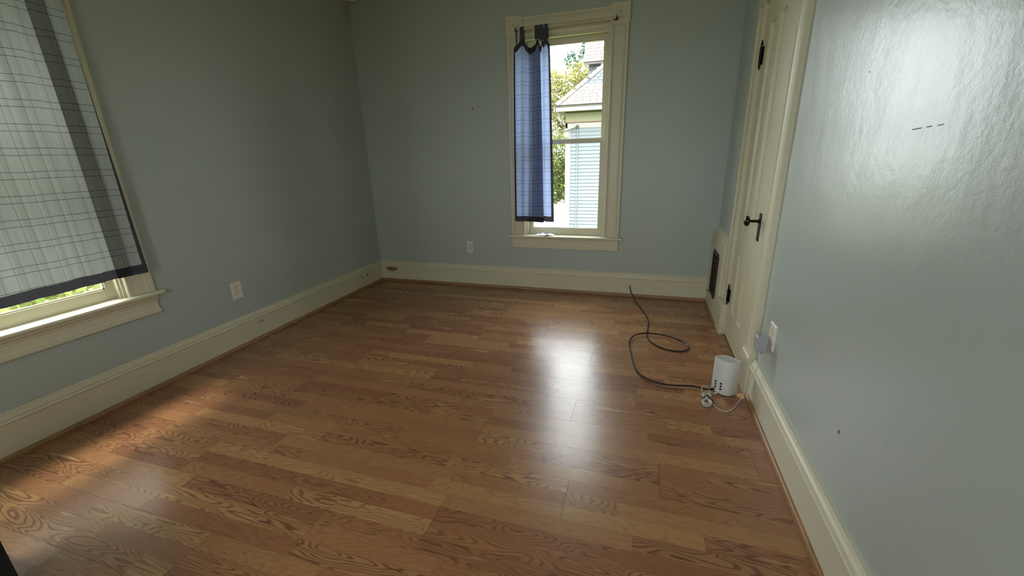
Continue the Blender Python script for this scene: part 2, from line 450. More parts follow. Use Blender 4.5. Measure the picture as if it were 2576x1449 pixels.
# small dark nick and raised plaster scratch on the right wall
MB().add([(W - .001, -2.532, .431), (W - .001, -2.524, .433), (W - .001, -2.522, .443), (W - .001, -2.530, .446)], [(0, 1, 2, 3)]).build('wall_nick', M['chip'], wr, recalc=False)
for (a, b, z0, z1) in ((-2.521, -2.560, 1.316, 1.318), (-2.578, -2.598, 1.319, 1.320), (-2.618, -2.640, 1.320, 1.322), (-2.218, -2.225, 1.494, 1.490)):
    MB().tube([(W + .0008, a, z0), (W, (a + b) / 2, (z0 + z1) / 2), (W + .0008, b, z1)], 0.0016, 6).build('plaster_ridge', M['wall_gloss'], wr)

# ------------------------------------------------------------------ mouldings
BASE_P = [(0, 0), (0.019, 0), (0.019, 0.165), (0.024, 0.168), (0.026, 0.174), (0.022, 0.180), (0.021, 0.186), (0.024, 0.190), (0.022, 0.200), (0.013, 0.206), (0.011, 0.211), (0.014, 0.215), (0.010, 0.221), (0, 0.221)]
SHOE_P = [(0.019, 0), (0.034, 0), (0.034, 0.012), (0.031, 0.020), (0.026, 0.024), (0.019, 0.025)]
def base_run(name, label, o, out, run, length, shoe_off=(0, 0)):
    b = MB().prism(BASE_P, o, out, (0, 0, 1), run, length).build(name, M['trim'])
    tag(b, label, 'baseboard', 'structure')
    o2 = Vector(o) + Vector(run) * shoe_off[0]
    MB().prism(SHOE_P, o2, out, (0, 0, 1), run, length - shoe_off[0] - shoe_off[1]).build('shoe_moulding', M['shoe'], b)
    return b
bb = base_run('baseboard_back', 'tall cream baseboard along the far wall under the narrow window', (0, 0, 0), (0, -1, 0), (1, 0, 0), W - 0.036)
bl = base_run('baseboard_left', 'tall cream baseboard along the left wall with scuffs near the corner', (0, 0, 0), (1, 0, 0), (0, -1, 0), L)
br = base_run('baseboard_right', 'tall cream baseboard beside the door on the right wall', (W, -1.585, 0), (-1, 0, 0), (0, -1, 0), L - 1.585, (0.035, 0))
brr = base_run('baseboard_rear', 'tall cream baseboard along the wall behind the camera', (0, -L, 0), (0, 1, 0), (1, 0, 0), W)
# paint worn off the baseboards
def blob(cx, cy, rx, ry, f, n=18, seed=0):
    r = random.Random(seed); pts = []
    for i in range(n):
        a = 2 * PI * i / n; k = 1 + r.uniform(-.18, .18)
        pts.append(f(cx + rx * k * math.cos(a), cy + ry * k * math.sin(a)))
    return MB().add(pts, [tuple(range(n))])
def half(cx, cy, rx, ry, f, seed=0):
    r = random.Random(seed); pts = [f(cx - rx, cy + ry * .5), f(cx - rx * .3, cy + ry * .62), f(cx + rx * .5, cy + ry * .6), f(cx + rx, cy + ry * .5)]
    for i in range(1, 9):
        a = PI * i / 9; pts.append(f(cx + rx * math.cos(a) * (1 + r.uniform(-.1, .1)), cy + ry * .5 - ry * 1.4 * math.sin(a) ** 0.8 * (1 + r.uniform(-.12, .12))))
    return MB().add(pts, [tuple(range(len(pts)))])
half(0.147, 0.135, 0.072, 0.032, lambda a, b: (a, -0.0196, b), 3).build('worn_patch', M['chip'], bb, recalc=False)
for i, (y, z, rx, ry) in enumerate(((-.371, .125, .010, .010), (-.289, .130, .016, .011), (-.169, .133, .010, .006), (-1.61, .134, .018, .004), (-1.64, .130, .008, .003))):
    blob(y, z, rx, ry, lambda a, b: (0.0196, a, b), 12, i).build('worn_patch', M['chip'], bl, recalc=False)

CROWN_P = [(0, 0), (0.012, 0), (0.016, 0.008), (0.045, 0.040), (0.055, 0.048), (0.06, 0.065), (0, 0.065)]
for n_, o_, out, run, ln, lb in (('trim_1', (0, 0, H - 0.065), (0, -1, 0), (1, 0, 0), W, 'far'), ('trim_2', (0, 0, H - 0.065), (1, 0, 0), (0, -1, 0), L, 'left'),
                              ('trim_3', (W, 0, H - 0.065), (-1, 0, 0), (0, -1, 0), L, 'right'), ('trim_4', (0, -L, H - 0.065), (0, 1, 0), (1, 0, 0), W, 'rear')):
    tag(MB().prism(CROWN_P, o_, out, (0, 0, 1), run, ln).build(n_, M['trim']), 'cream crown moulding at the ceiling along the %s wall' % lb, 'moulding', 'structure')
cb = MB().add([], [])
cb.prism([(0, 0), (0.105, 0), (0.105, 0.02), (0.03, 0.09), (0, 0.09)], (0, 0, H - 0.083), (1, 0, 0), (0, -1, 0), (0, 0, 1), 0.083)
tag(cb.build('trim_5', M['trim']), 'cream corner block under the ceiling where left and far walls meet', 'moulding', 'structure')

# casing profile: (distance from the inner edge, protrusion), width 0.135
CAS = [(0, 0), (0, 0.016), (0.004, 0.020), (0.012, 0.021), (0.017, 0.016), (0.022, 0.020), (0.028, 0.0165), (0.036, 0.0155), (0.094, 0.0155), (0.100, 0.020), (0.106, 0.0225), (0.112, 0.019), (0.116, 0.0235), (0.132, 0.0245), (0.135, 0.022), (0.135, 0)]
def rosette(cx, cy, hx, hy, fr_, name, parent, m):
    """square corner block with turned rings; fr_ maps (a, b, out) to a point"""
    b = MB(); pts = [(-hx, -hy), (hx, -hy), (hx, hy), (-hx, hy)]; c = 0.004
    lay = [[(x, y, 0.0) for x, y in pts], [(x, y, 0.024) for x, y in pts], [(x - math.copysign(c, x), y - math.copysign(c, y), 0.027) for x, y in pts]]
    vs = [fr_(cx + p[0], cy + p[1], p[2]) for l_ in lay for p in l_]
    fs = [(k * 4 + i, k * 4 + (i + 1) % 4, k * 4 + 4 + (i + 1) % 4, k * 4 + 4 + i) for k in (0, 1) for i in range(4)] + [(8, 9, 10, 11)]
    b.add(vs, fs)
    o = b.build(name, m, parent)
    rings = [(0.040, 0.0265), (0.040, 0.030), (0.036, 0.0325), (0.032, 0.030), (0.028, 0.028), (0.020, 0.028), (0.016, 0.031), (0.012, 0.0335), (0.005, 0.031), (0.003, 0.029)]
    seg = 24; vs = []
    for r, h in rings:
        for i in range(seg): vs.append(fr_(cx + r * math.cos(2 * PI * i / seg), cy + r * math.sin(2 * PI * i / seg), h))
    fs = [(j * seg + i, j * seg + (i + 1) % seg, (j + 1) * seg + (i + 1) % seg, (j + 1) * seg + i) for j in range(len(rings) - 1) for i in range(seg)] + [tuple(range((len(rings) - 1) * seg, len(rings) * seg))]
    MB().add(vs, fs).build('turned_boss', m, o, smooth=True)

def make_window(name, label, hole, fr_, apron_bottom, crown_apron, visible=True):
    """fr_(a, out, z): a along the wall, out into the room"""
    a0, a1, z0, z1 = hole; w = empty(name); tag(w, label, 'window', 'structure')
    t = M['trim']; X = lambda a, o, z: Vector(fr_(a, o, z))
    ea, eo = X(1, 0, 0) - X(0, 0, 0), X(0, 1, 0) - X(0, 0, 0)
    def bx(m_, A0, A1, O0, O1, Z0, Z1):
        p, q = X(A0, O0, Z0), X(A1, O1, Z1)
        m_.box(min(p.x, q.x), max(p.x, q.x), min(p.y, q.y), max(p.y, q.y), Z0, Z1); return m_
    # jamb lining
    j = MB()
    bx(j, a0, a0 + 0.012, -T, 0.0, z0, z1 - .012); bx(j, a1 - 0.012, a1, -T, 0.0, z0, z1 - .012); bx(j, a0, a1, -T, 0.0, z1 - 0.012, z1); bx(j, a0, a1, -T - 0.04, -0.052, z0 - 0.03, z0 - 0.0015)
    # stops: room side bead and parting bead
    for (O0, O1) in ((-0.048, -0.012),):
        bx(j, a0 + 0.012, a0 + 0.022, O0, O1, z0, z1 - .03); bx(j, a1 - 0.022, a1 - 0.012, O0, O1, z0, z1 - .03); bx(j, a0 + .012, a1 - .012, O0, O1, z1 - 0.03, z1 - 0.012)
    j.build('jamb', t, w)
    # sashes
    def sash(nm, O0, O1, Z0, Z1, rb, rt, st=0.045):
        s = MB(); A0, A1 = a0 + 0.013, a1 - 0.013
        bx(s, A0, A0 + st, O0, O1, Z0, Z1); bx(s, A1 - st, A1, O0, O1, Z0, Z1)
        bx(s, A0 + st, A1 - st, O0, O1, Z0, Z0 + rb); bx(s, A0 + st, A1 - st, O0, O1, Z1 - rt, Z1)
        k = 0.007   # glazing bead
        bx(s, A0 + st, A0 + st + k, O0 + .01, O1 - .008, Z0 + rb, Z1 - rt); bx(s, A1 - st - k, A1 - st, O0 + .01, O1 - .008, Z0 + rb, Z1 - rt)
        bx(s, A0 + st, A1 - st, O0 + .01, O1 - .008, Z0 + rb, Z0 + rb + k); bx(s, A0 + st, A1 - st, O0 + .01, O1 - .008, Z1 - rt - k, Z1 - rt)
        so = s.build(nm, t, w)
        g = MB(); p, q = X(A0 + st, (O0 + O1) / 2 - .0015, Z0 + rb), X(A1 - st, (O0 + O1) / 2 + .0015, Z1 - rt)
        g.box(min(p.x, q.x), max(p.x, q.x), min(p.y, q.y), max(p.y, q.y), p.z, q.z).build('pane', M['glass'], so)
        return so
    mid = 1.41
    lo = sash('lower_sash', -0.082, -0.048, z0, mid, 0.062, 0.030)
    sash('upper_sash', -0.122, -0.088, mid - 0.032, z1 - 0.012, 0.032, 0.055)
    # casing, corner blocks
    cz = z0 - 0.0
    c1 = MB().prism([(-p, h) for p, h in CAS], X(a0, 0, cz), ea, eo, (0, 0, 1), z1 - cz); c1.build('side_casing', t, w)
    c2 = MB().prism(CAS, X(a1, 0, cz), ea, eo, (0, 0, 1), z1 - cz); c2.build('side_casing', t, w)
    MB().prism(CAS, X(a0, 0, z1), (0, 0, 1), eo, ea, a1 - a0).build('head_casing', t, w)
    for c in (a0 - 0.0675, a1 + 0.0675):
        rosette(c, z1 + 0.076, 0.0745, 0.076, lambda a, b, o: X(a, o, b), 'corner_block', w, t)
    # stool with rounded nose, apron
    n = [(-0.0515, 0), (0.046, 0), (0.052, -0.004), (0.055, -0.012), (0.052, -0.020), (0.046, -0.025), (-0.0515, -0.025)]
    nn = [(p, q) for p, q in n]
    MB().prism(nn, X(a0 + .002, 0, z0), eo, (0, 0, 1), ea, a1 - a0 - .004).build('stool', t, w)
    n2 = [(0.0, 0), (0.046, 0), (0.052, -0.004), (0.055, -0.012), (0.052, -0.020), (0.046, -0.025), (0.0, -0.025)]
    MB().prism(n2, X(a0 - 0.163, 0, z0 - .0002), eo, (0, 0, 1), ea, 0.165).build('stool_horn', t, w)
    MB().prism(n2, X(a1 - 0.002, 0, z0 - .0002), eo, (0, 0, 1), ea, 0.165).build('stool_horn', t, w)
    hgt = z0 - 0.025 - apron_bottom
    if crown_apron:
        ap = [(0, 0), (0.026, 0), (0.029, 0.004), (0.029, 0.016), (0.022, 0.020), (0.018, 0.026), (0.016, 0.034), (0.016, hgt - 0.038), (0.021, hgt - 0.034), (0.022, hgt - 0.026), (0.033, hgt - 0.014), (0.036, hgt - 0.004), (0.036, hgt), (0, hgt)]
    else:
        ap = [(0, 0), (0.016, 0), (0.019, 0.004), (0.019, 0.020), (0.0165, 0.024), (0.0165, hgt), (0, hgt)]
    MB().prism(ap, X(a0 - 0.132, 0, apron_bottom), eo, (0, 0, 1), ea, a1 - a0 + 0.264).build('apron', t, w)
    return w
w1 = make_window('window_1', 'narrow cream sash window in the far wall showing the house next door', OPEN_BACK, lambda a, o, z: (a, -o, z), 0.425, False)
w2 = make_window('window_2', 'cream sash window behind the plaid curtain on the left wall', OPEN_LEFT, lambda a, o, z: (o, a, z), 0.45, True)
for i, h in enumerate(ADDED_REAR):
    make_window('window_%d' % (4 + i), 'unseen tall cream sash window behind the camera, added to let in light', h, lambda a, o, z: (a, -L + o, z), 0.58, False)  # unseen window added behind the camera for more room light

make_window('window_3', 'unseen cream sash window on the left wall behind the camera, added to let in light', ADDED_LEFT_REAR, lambda a, o, z: (o, a, z), 0.58, False)  # unseen window added so light reaches the right wall

# ------------------------------------------------------------------ door in the right wall
door = empty('door_1'); tag(door, 'narrow cream four panel door with black knob in the right wall', 'door', 'structure')
dm = M['door']
def door_slab(y0, y1, z0, z1, x, thick, panels):
    """front face at x looking to -x; panels (ya, yb, za, zb), yb > ya"""
    m = MB()
    ys = sorted({y0, y1} | {p[0] for p in panels} | {p[1] for p in panels}); zs = sorted({z0, z1} | {p[2] for p in panels} | {p[3] for p in panels})
    for i in range(len(ys) - 1):
        for k in range(len(zs) - 1):
            a, b, c, d = ys[i], ys[i + 1], zs[k], zs[k + 1]
            inp = any(p[0] <= a and b <= p[1] and p[2] <= c and d <= p[3] for p in panels)
            if not inp: m.add([(x, a, c), (x, b, c), (x, b, d), (x, a, d)], [(0, 1, 2, 3)])
    e, dp = 0.010, 0.016
    for a, b, c, d in panels:
        o = [(x, a, c), (x, b, c), (x, b, d), (x, a, d)]; i_ = [(x + dp, a + e, c + e), (x + dp, b - e, c + e), (x + dp, b - e, d - e), (x + dp, a + e, d - e)]
        m.add(o + i_, [(k, (k + 1) % 4, 4 + (k + 1) % 4, 4 + k) for k in range(4)] + [(4, 5, 6, 7)])
    m.add([(x, y0, z0), (x, y1, z0), (x, y1, z1), (x, y0, z1), (x + thick, y0, z0), (x + thick, y1, z0), (x + thick, y1, z1), (x + thick, y0, z1)],
          [(0, 1, 5, 4), (1, 2, 6, 5), (2, 3, 7, 6), (3, 0, 4, 7), (4, 5, 6, 7)])
    return m
PAN = [(-0.965, -0.855, 0.205, 0.61), (-1.165, -1.05, 0.205, 0.61), (-0.965, -0.855, 0.79, 1.965), (-1.165, -1.05, 0.79, 1.965)]
door_slab(-1.432, -0.755, 0.008, 2.082, W, 0.035, PAN).build('door_slab', dm, door, recalc=False)
# jamb and stop
m = MB(); m.box(W - 0.001, W + 0.06, -0.755, -0.745, 0, 2.09); m.box(W - 0.001, W + 0.06, -1.44, -1.432, 0, 2.09); m.box(W - 0.001, W + .06, -1.44, -0.745, 2.083, 2.09)
m.build('door_jamb', M['trim'], door)
X = lambda a, o, z: (W - o, a, z)
MB().prism(CAS, X(-0.737, 0, 0.235), (0, 1, 0), (-1, 0, 0), (0, 0, 1), 2.09 - 0.235).build('side_casing', M['trim'], door)
MB().prism([(-p, h) for p, h in CAS], X(-1.445, 0, 0.235), (0, 1, 0), (-1, 0, 0), (0, 0, 1), 2.09 - 0.235).build('side_casing', M['trim'], door)
MB().prism(CAS, X(-1.445, 0, 2.09), (0, 0, 1), (-1, 0, 0), (0, 1, 0), 0.708).build('head_casing', M['trim'], door)
for c in (-0.6695, -1.5125): rosette(c, 2.166, 0.0725, 0.076, lambda a, b, o: X(a, o, b), 'corner_block', door, M['trim'])
def plinth(y0, y1, name, parent):
    pz = [(0, 0), (0.034, 0), (0.034, 0.205), (0.037, 0.208), (0.037, 0.214), (0.032, 0.219), (0.030, 0.226), (0.033, 0.232), (0.030, 0.240), (0, 0.240)]
    MB().prism(pz, (W, y0, 0), (-1, 0, 0), (0, 0, 1), (0, 1, 0), y1 - y0).build(name, M['trim'], parent)
plinth(-1.583, -1.443, 'plinth_block', door)
MB().prism([(0, 0), (0.042, 0), (0.042, 0.205), (0.034, 0.225), (0, 0.232)], (W, -0.745, 0), (-1, 0, 0), (0, 0, 1), (0, 1, 0), 0.144).build('plinth_block', M['trim'], door)
# knob, rose, plate
pl = MB().cbox(W - 0.004, W, -1.282, -1.238, 0.790, 0.944, 0.0015).build('knob_plate', M['black_iron'], door)
MB().lathe([(0.0, 0), (0.014, 0), (0.014, 0.004), (0.008, 0.010), (0.0075, 0.045), (0.010, 0.052)], (W - 0.003, -1.26, 0.900), (-1, 0, 0), 20).build('knob_neck', M['black_iron'], door, smooth=True)
kp = [(0.010, 0.050), (0.020, 0.051), (0.027, 0.055), (0.0295, 0.061), (0.028, 0.068), (0.022, 0.074), (0.012, 0.0775), (0.002, 0.0785)]
MB().lathe(kp, (W - 0.003, -1.26, 0.900), (-1, 0, 0), 32).build('knob', M['black_gloss'], door, smooth=True)
for z0, z1 in ((1.735, 1.90), (0.225, 0.385)):
    h = MB().lathe([(0.001, z0), (0.004, z0 + .010), (0.0065, z0 + 0.018), (0.003, z0 + .026), (0.0085, z0 + 0.028), (0.0085, z1 - 0.040), (0.003, z1 - 0.038), (0.0065, z1 - 0.028), (0.006, z1 - .018), (0.001, z1)], (W - 0.010, -0.748, 0), (0, 0, 1), 14)
    h.box(W - 0.003, W - 0.0005, -0.780, -0.749, z0 + .028, z1 - .040)
    h.box(W - 0.004, W - 0.0005, -0.747, -0.737, z0 + .028, z1 - .040)
    h.build('hinge', M['black_iron'], door, smooth=True)
MB().prism([(3.306, -1.602), (3.339, -1.586), (3.340, -1.620), (3.337, -1.640), (3.306, -1.628)], (0, 0, 0.0002), (1, 0, 0), (0, 1, 0), (0, 0, 1), 0.006).build('shoe_return', M['bare_wood'], br)
# ------------------------------------------------------------------ register board between corner and door
reg = empty('wall_register', (W, -0.3, 0)); tag(reg, 'cream raised board with dark bronze heating grille left of the door', 'vent')
def kid(b, name, m, parent, **k):
    o = b.build(name, m, None, **k); keep(o, parent); return o
FX = W - 0.042
b = MB(); b.box(FX, W, -0.600, -0.0, 0.0, 0.225)
kid(b, 'base_board', M['trim'], reg)
b = MB(); sec = [(0, 0.225), (0.036, 0.225), (0.042, 0.232), (0.042, 0.610), (0.036, 0.628), (0.026, 0.636), (0.022, 0.652), (0.010, 0.672), (0, 0.680)]
b.prism(sec, (W, -0.560, 0), (-1, 0, 0), (0, 0, 1), (0, 1, 0), 0.558)
kid(b, 'panel', M['trim'], reg)
b = MB(); b.prism([(0, 0.225), (0.020, 0.225), (0.020, 0.640), (0.014, 0.662), (0, 0.668)], (W, -0.600, 0), (-1, 0, 0), (0, 0, 1), (0, 1, 0), 0.040)
kid(b, 'side_bead', M['trim'], reg)
MB().prism([(0.042, 0), (0.054, 0), (0.052, 0.014), (0.042, 0.018)], (W, -0.600, 0), (-1, 0, 0), (0, 0, 1), (0, 1, 0), 0.57).build('shoe_moulding', M['shoe'], None)
keep(bpy.data.objects['shoe_moulding.004'] if 'shoe_moulding.004' in bpy.data.objects else COL.objects[-1], reg)
gy0, gy1, gz0, gz1 = -0.435, -0.185, 0.155, 0.515
g = MB(); n = 0.018
poly = [(gy0, gz0 + n), (gy0 + n, gz0 + n), (gy0 + n, gz0), (gy1 - n, gz0), (gy1 - n, gz0 + n), (gy1, gz0 + n), (gy1, gz1 - n), (gy1 - n, gz1 - n), (gy1 - n, gz1), (gy0 + n, gz1), (gy0 + n, gz1 - n), (gy0, gz1 - n)]
fx = FX
kid(MB().add([(fx - .0005, a, c) for a, c in poly] + [(fx - .003, a, c) for a, c in poly], [tuple(range(12)), tuple(range(12, 24))] + [(i, (i + 1) % 12, 12 + (i + 1) % 12, 12 + i) for i in range(12)]), 'grille_back', M['dark'], reg)
fr2 = MB(); fr2.box(fx - .008, fx - .002, gy0, gy0 + .022, gz0 + n, gz1 - n); fr2.box(fx - .008, fx - .002, gy1 - .022, gy1, gz0 + n, gz1 - n)
fr2.box(fx - .008, fx - .002, gy0 + n, gy1 - n, gz0, gz0 + .024); fr2.box(fx - .008, fx - .002, gy0 + n, gy1 - n, gz1 - .024, gz1)
kid(fr2, 'grille_frame', M['bronze'], reg)
sc_ = MB()
ny, nz = 5, 9
for i in range(ny):
    for k in range(nz):
        cy = gy0 + .022 + (i + .5) * (gy1 - gy0 - .044) / ny; cz = gz0 + .024 + (k + .5) * (gz1 - gz0 - .048) / nz
        r_ = 0.0145
        pts = [(fx - .006, cy + r_ * math.cos(a), cz + r_ * math.sin(a)) for a in [2 * PI * q / 12 for q in range(12)]]
        sc_.tube(pts + [pts[0], pts[1]], 0.0024, 4)
        pts = [(fx - .006, cy + r_ * .45 * math.cos(a), cz + r_ * .45 * math.sin(a)) for a in [2 * PI * q / 8 for q in range(8)]]
        sc_.tube(pts + [pts[0], pts[1]], 0.0018, 4)
for i in range(ny + 1):
    y = gy0 + .022 + i * (gy1 - gy0 - .044) / ny; sc_.box(fx - .007, fx - .003, y - .0015, y + .0015, gz0 + .02, gz1 - .02)
for k in range(nz + 1):
    z = gz0 + .024 + k * (gz1 - gz0 - .048) / nz; sc_.box(fx - .007, fx - .003, gy0 + .02, gy1 - .02, z - .0015, z + .0015)
s_ = kid(sc_, 'scrollwork', M['bronze'], reg)
kid(MB().tube([(fx - .006, gy1 - .05, gz0 + .014), (fx - .020, gy1 - .040, gz0 + .010), (fx - .034, gy1 - .030, gz0 + .016)], 0.003, 8), 'lever', M['black_iron'], reg)

# ------------------------------------------------------------------ outlets
def outlet(label, o, ea, eo, covered=None, hw=0.0385, hh=0.0615):
    """o: centre on the wall, ea: along the wall (right), eo: out of it"""
    e = empty('wall_outlet', o); tag(e, label, 'outlet')
    o, ea, eo, ez = Vector(o), Vector(ea), Vector(eo), Vector((0, 0, 1))
    P = lambda a, b, c: tuple(o + ea * a + ez * b + eo * c)
    c = 0.004
    lay = [(hw, hh, 0.0), (hw, hh, 0.003), (hw - c, hh - c, 0.006)]
    vs = [P(sx * l[0], sy * l[1], l[2]) for l in lay for sx, sy in ((-1, -1), (1, -1), (1, 1), (-1, 1))]
    kid(MB().add(vs, [(k * 4 + i, k * 4 + (i + 1) % 4, k * 4 + 4 + (i + 1) % 4, k * 4 + 4 + i) for k in (0, 1) for i in range(4)] + [(8, 9, 10, 11)]), 'faceplate', M['outlet'], e)
    for s in (1, -1):
        n = 20; ring = []
        for i in range(n):
            a = 2 * PI * i / n; ring.append((0.0172 * math.cos(a), max(-0.0135, min(0.0135, 0.0172 * math.sin(a))) + s * 0.0195))
        r0 = MB().add([P(a, b, 0.0055) for a, b in ring] + [P(a, b, 0.0085) for a, b in ring], [(i, (i + 1) % n, n + (i + 1) % n, n + i) for i in range(n)] + [tuple(range(n, 2 * n))])
        ro = kid(r0, 'receptacle', M['outlet'], e)
        gm = MB().add([P(a * 1.10, (b - s * .0195) * 1.10 + s * .0195, 0.0061) for a, b in ring], [tuple(range(n))]); g_ = gm.build('receptacle_gap', M['dark'], ro, recalc=False)
        g_.matrix_parent_inverse = Matrix.Translation(e.location).inverted() @ Matrix.Identity(4)
        g_.matrix_parent_inverse = ro.matrix_parent_inverse.inverted() @ ro.matrix_parent_inverse
        sl = MB()
        for ca, w_, h_ in ((-0.0062, .0011, .0045), (0.0062, .0011, .0036)):
            sl.add([P(ca - w_, s * .0195 + .003 - h_, .0088), P(ca + w_, s * .0195 + .003 - h_, .0088), P(ca + w_, s * .0195 + .003 + h_, .0088), P(ca - w_, s * .0195 + .003 + h_, .0088)], [(0, 1, 2, 3)])
        sl.add([P(.0024 * math.cos(a), s * .0195 - .0075 + .0024 * math.sin(a), .0088) for a in [2 * PI * q / 10 for q in range(10)]], [tuple(range(10))])
        sl.build('slots', M['dark'], ro, recalc=False)
    kid(MB().lathe([(0.0035, 0.006), (0.0035, 0.007), (0.0015, 0.0078)], o, eo, 10), 'screw', M['outlet'], e, smooth=True)
    return e
outlet('cream duplex wall outlet low on the left wall near the baseboard', (0, -1.738, 0.415), (0, 1, 0), (1, 0, 0), hw=0.041)
outlet('cream duplex wall outlet low on the far wall left of the window', (1.086, 0, 0.408), (1, 0, 0), (0, -1, 0), hw=0.034, hh=0.0595)
outlet('white duplex outlet on the right wall holding the plugged in power adapter', (W, -1.785, 0.436), (0, -1, 0), (-1, 0, 0), hw=0.043, hh=0.063)

# power adapter with its thin white cable
ad = empty('power_adapter', (W - 0.04, -1.77, 0.385)); tag(ad, 'square light grey power adapter plugged into the outlet beside the door', 'adapter')
kid(MB().cbox(W - 0.066, W - 0.0155, -1.800, -1.755, 0.352, 0.430, 0.004), 'adapter_body', M['grey_plastic'], ad)
kid(MB().cbox(W - 0.0155, W - 0.0095, -1.796, -1.759, 0.366, 0.426, 0.001), 'plug_face', M['grey_plastic'], ad)
kid(MB().lathe([(0.0045, 0), (0.004, -0.012), (0.0026, -0.016)], (3.336, -1.797 + .008, 0.353), (0, 0, 1), 10), 'strain_relief', M['grey_plastic'], ad, smooth=True)
R1 = 0.0022
pw = [(3.336, -1.789, 0.345), (3.334, -1.797, 0.325), (3.333, -1.790, 0.28), (3.331, -1.770, 0.235), (3.328, -1.738, 0.195), (3.328, -1.728, 0.15), (3.324, -1.708, 0.09), (3.318, -1.665, 0.025), (3.302, -1.682, 0.003),
      (3.262, -1.758, 0.003), (3.227, -1.792, 0.003), (3.194, -1.781, 0.003), (3.178, -1.752, 0.003), (3.168, -1.732, 0.006), (3.150, -1.712, 0.012)]
kid(MB().tube(catmull(pw, 8), R1, 8), 'power_cable', M['white_cable'], ad, smooth=True)
bun = MB()
rb_ = random.Random(3)
cx_, cy_ = 3.142, -1.708
for q in range(5):   # figure-of-eight bundle pinched by the tie, long axis towards the near side
    a1_, w1_ = 0.066 + rb_.uniform(-.010, .010), 0.016 + rb_.uniform(-.004, .006)
    ang0 = 0.30 + rb_.uniform(-.16, .16)
    pts = []
    for k in range(33):
        a = 2 * PI * k / 32
        lx, ly = w1_ * math.sin(2 * a) * 1.15, a1_ * math.cos(a)
        x_, y_ = lx * math.cos(ang0) + ly * math.sin(ang0) * 0.4, ly
        pts.append((cx_ + x_, cy_ + y_, 0.004 + 0.0022 * q + 0.007 * (1 - abs(math.cos(a))) + 0.014 * max(0, -math.cos(a)) * (q % 2)))
    bun.tube(pts, R1, 6)
kid(bun, 'cable_bundle', M['white_cable'], ad, smooth=True)
tie = [(cx_ + 0.013 * math.cos(a), cy_ + 0.004, 0.017 + 0.014 * math.sin(a)) for a in [2 * PI * k / 14 for k in range(16)]]
kid(MB().tube(tie, 0.003, 6), 'cable_tie', M['black_cable'], ad, smooth=True)
kid(MB().tube([(cx_ + .012, cy_ + .004, .010), (cx_ + .026, cy_ - .004, .008), (cx_ + .032, cy_ - .020, .005)], 0.003, 6), 'tie_tail', M['black_cable'], ad, smooth=True)
lp = [(3.150, -1.668, 0.006), (3.130, -1.640, 0.004), (3.128, -1.610, 0.016), (3.140, -1.590, 0.026), (3.156, -1.598, 0.022), (3.172, -1.622, 0.010), (3.190, -1.640, 0.010), (3.203, -1.632, 0.014)]
kid(MB().tube(catmull(lp, 8), R1 * .8, 6), 'cable_end', M['white_cable'], ad, smooth=True)
kid(MB().tube([(3.190, -1.638, 0.0115), (3.208, -1.627, 0.0155), (3.214, -1.6215, .0165)], 0.0042, 8), 'barrel_plug', M['white_plastic'], ad, smooth=True)

# ------------------------------------------------------------------ router
rt = empty('wifi_router', (3.24, -1.59, 0)); tag(rt, 'white upright lens shaped router standing on the floor by the door plinth', 'router')
TL, TR = Vector((3.180, -1.576)), Vector((3.302, -1.612)); FB, BB = Vector((3.238, -1.646)), Vector((3.240, -1.545))
def lens(k=1.0, n=10):
    out = []
    def arc(a, c, b):
        for i in range(n):
            t = i / n; u = (a + b) / 2; cc = u + (c - u) * 2 * 0.86
            out.append((1 - t) ** 2 * a + 2 * t * (1 - t) * cc + t * t * b)
    arc(TL, FB, TR); arc(TR, BB, TL)
    ce = (TL + TR + FB + BB) / 4
    return [ce + (p - ce) * k for p in out]
def loft(rings):
    m = MB(); n = len(rings[0][0]); vs = []
    for pts, z in rings: vs += [(p.x, p.y, z) for p in pts]
    fs = [(j * n + i, j * n + (i + 1) % n, (j + 1) * n + (i + 1) % n, (j + 1) * n + i) for j in range(len(rings) - 1) for i in range(n)]
    fs += [tuple(range(n - 1, -1, -1)), tuple(range((len(rings) - 1) * n, len(rings) * n))]
    return m.add(vs, fs)
kid(loft([(lens(.90), 0.0), (lens(.92), 0.005)]), 'router_foot', M['black_cable'], rt)
kid(loft([(lens(.97), 0.005), (lens(1.0), 0.009), (lens(1.0), 0.202), (lens(.975), 0.205), (lens(.93), 0.205), (lens(.92), 0.2015)]), 'router_body', M['white_plastic'], rt, smooth=True)
# perforated top: rows of slots across the lens
gm = MB(); top = lens(.88, 14); axis = (TR - TL).normalized(); per = Vector((-axis.y, axis.x)); ce = (TL + TR + FB + BB) / 4
ab = [((p - ce).dot(axis), (p - ce).dot(per)) for p in top]
def span(a):
    ys = []
    for i in range(len(ab)):
        (a0_, b0_), (a1_, b1_) = ab[i], ab[(i + 1) % len(ab)]
        if (a0_ - a) * (a1_ - a) <= 0 and abs(a1_ - a0_) > 1e-9: ys.append(b0_ + (b1_ - b0_) * (a - a0_) / (a1_ - a0_))
    return (min(ys), max(ys)) if len(ys) > 1 else (0, 0)
a = -0.052
while a < 0.052:
    lo_, hi_ = span(a); c = lo_
    c = math.ceil(lo_ / 0.009) * 0.009
    while c + 0.006 < hi_:
        q = [ce + axis * (a + da) + per * (c + dc) for da, dc in ((0, 0), (.0028, 0), (.0028, .0065), (0, .0065))]
        gm.add([(p.x, p.y, 0.2018) for p in q], [(0, 1, 2, 3)]); c += 0.009
    a += 0.0055
o = kid(gm, 'top_vent', M['vent_white'], rt, recalc=False); o['kind'] = 'stuff'
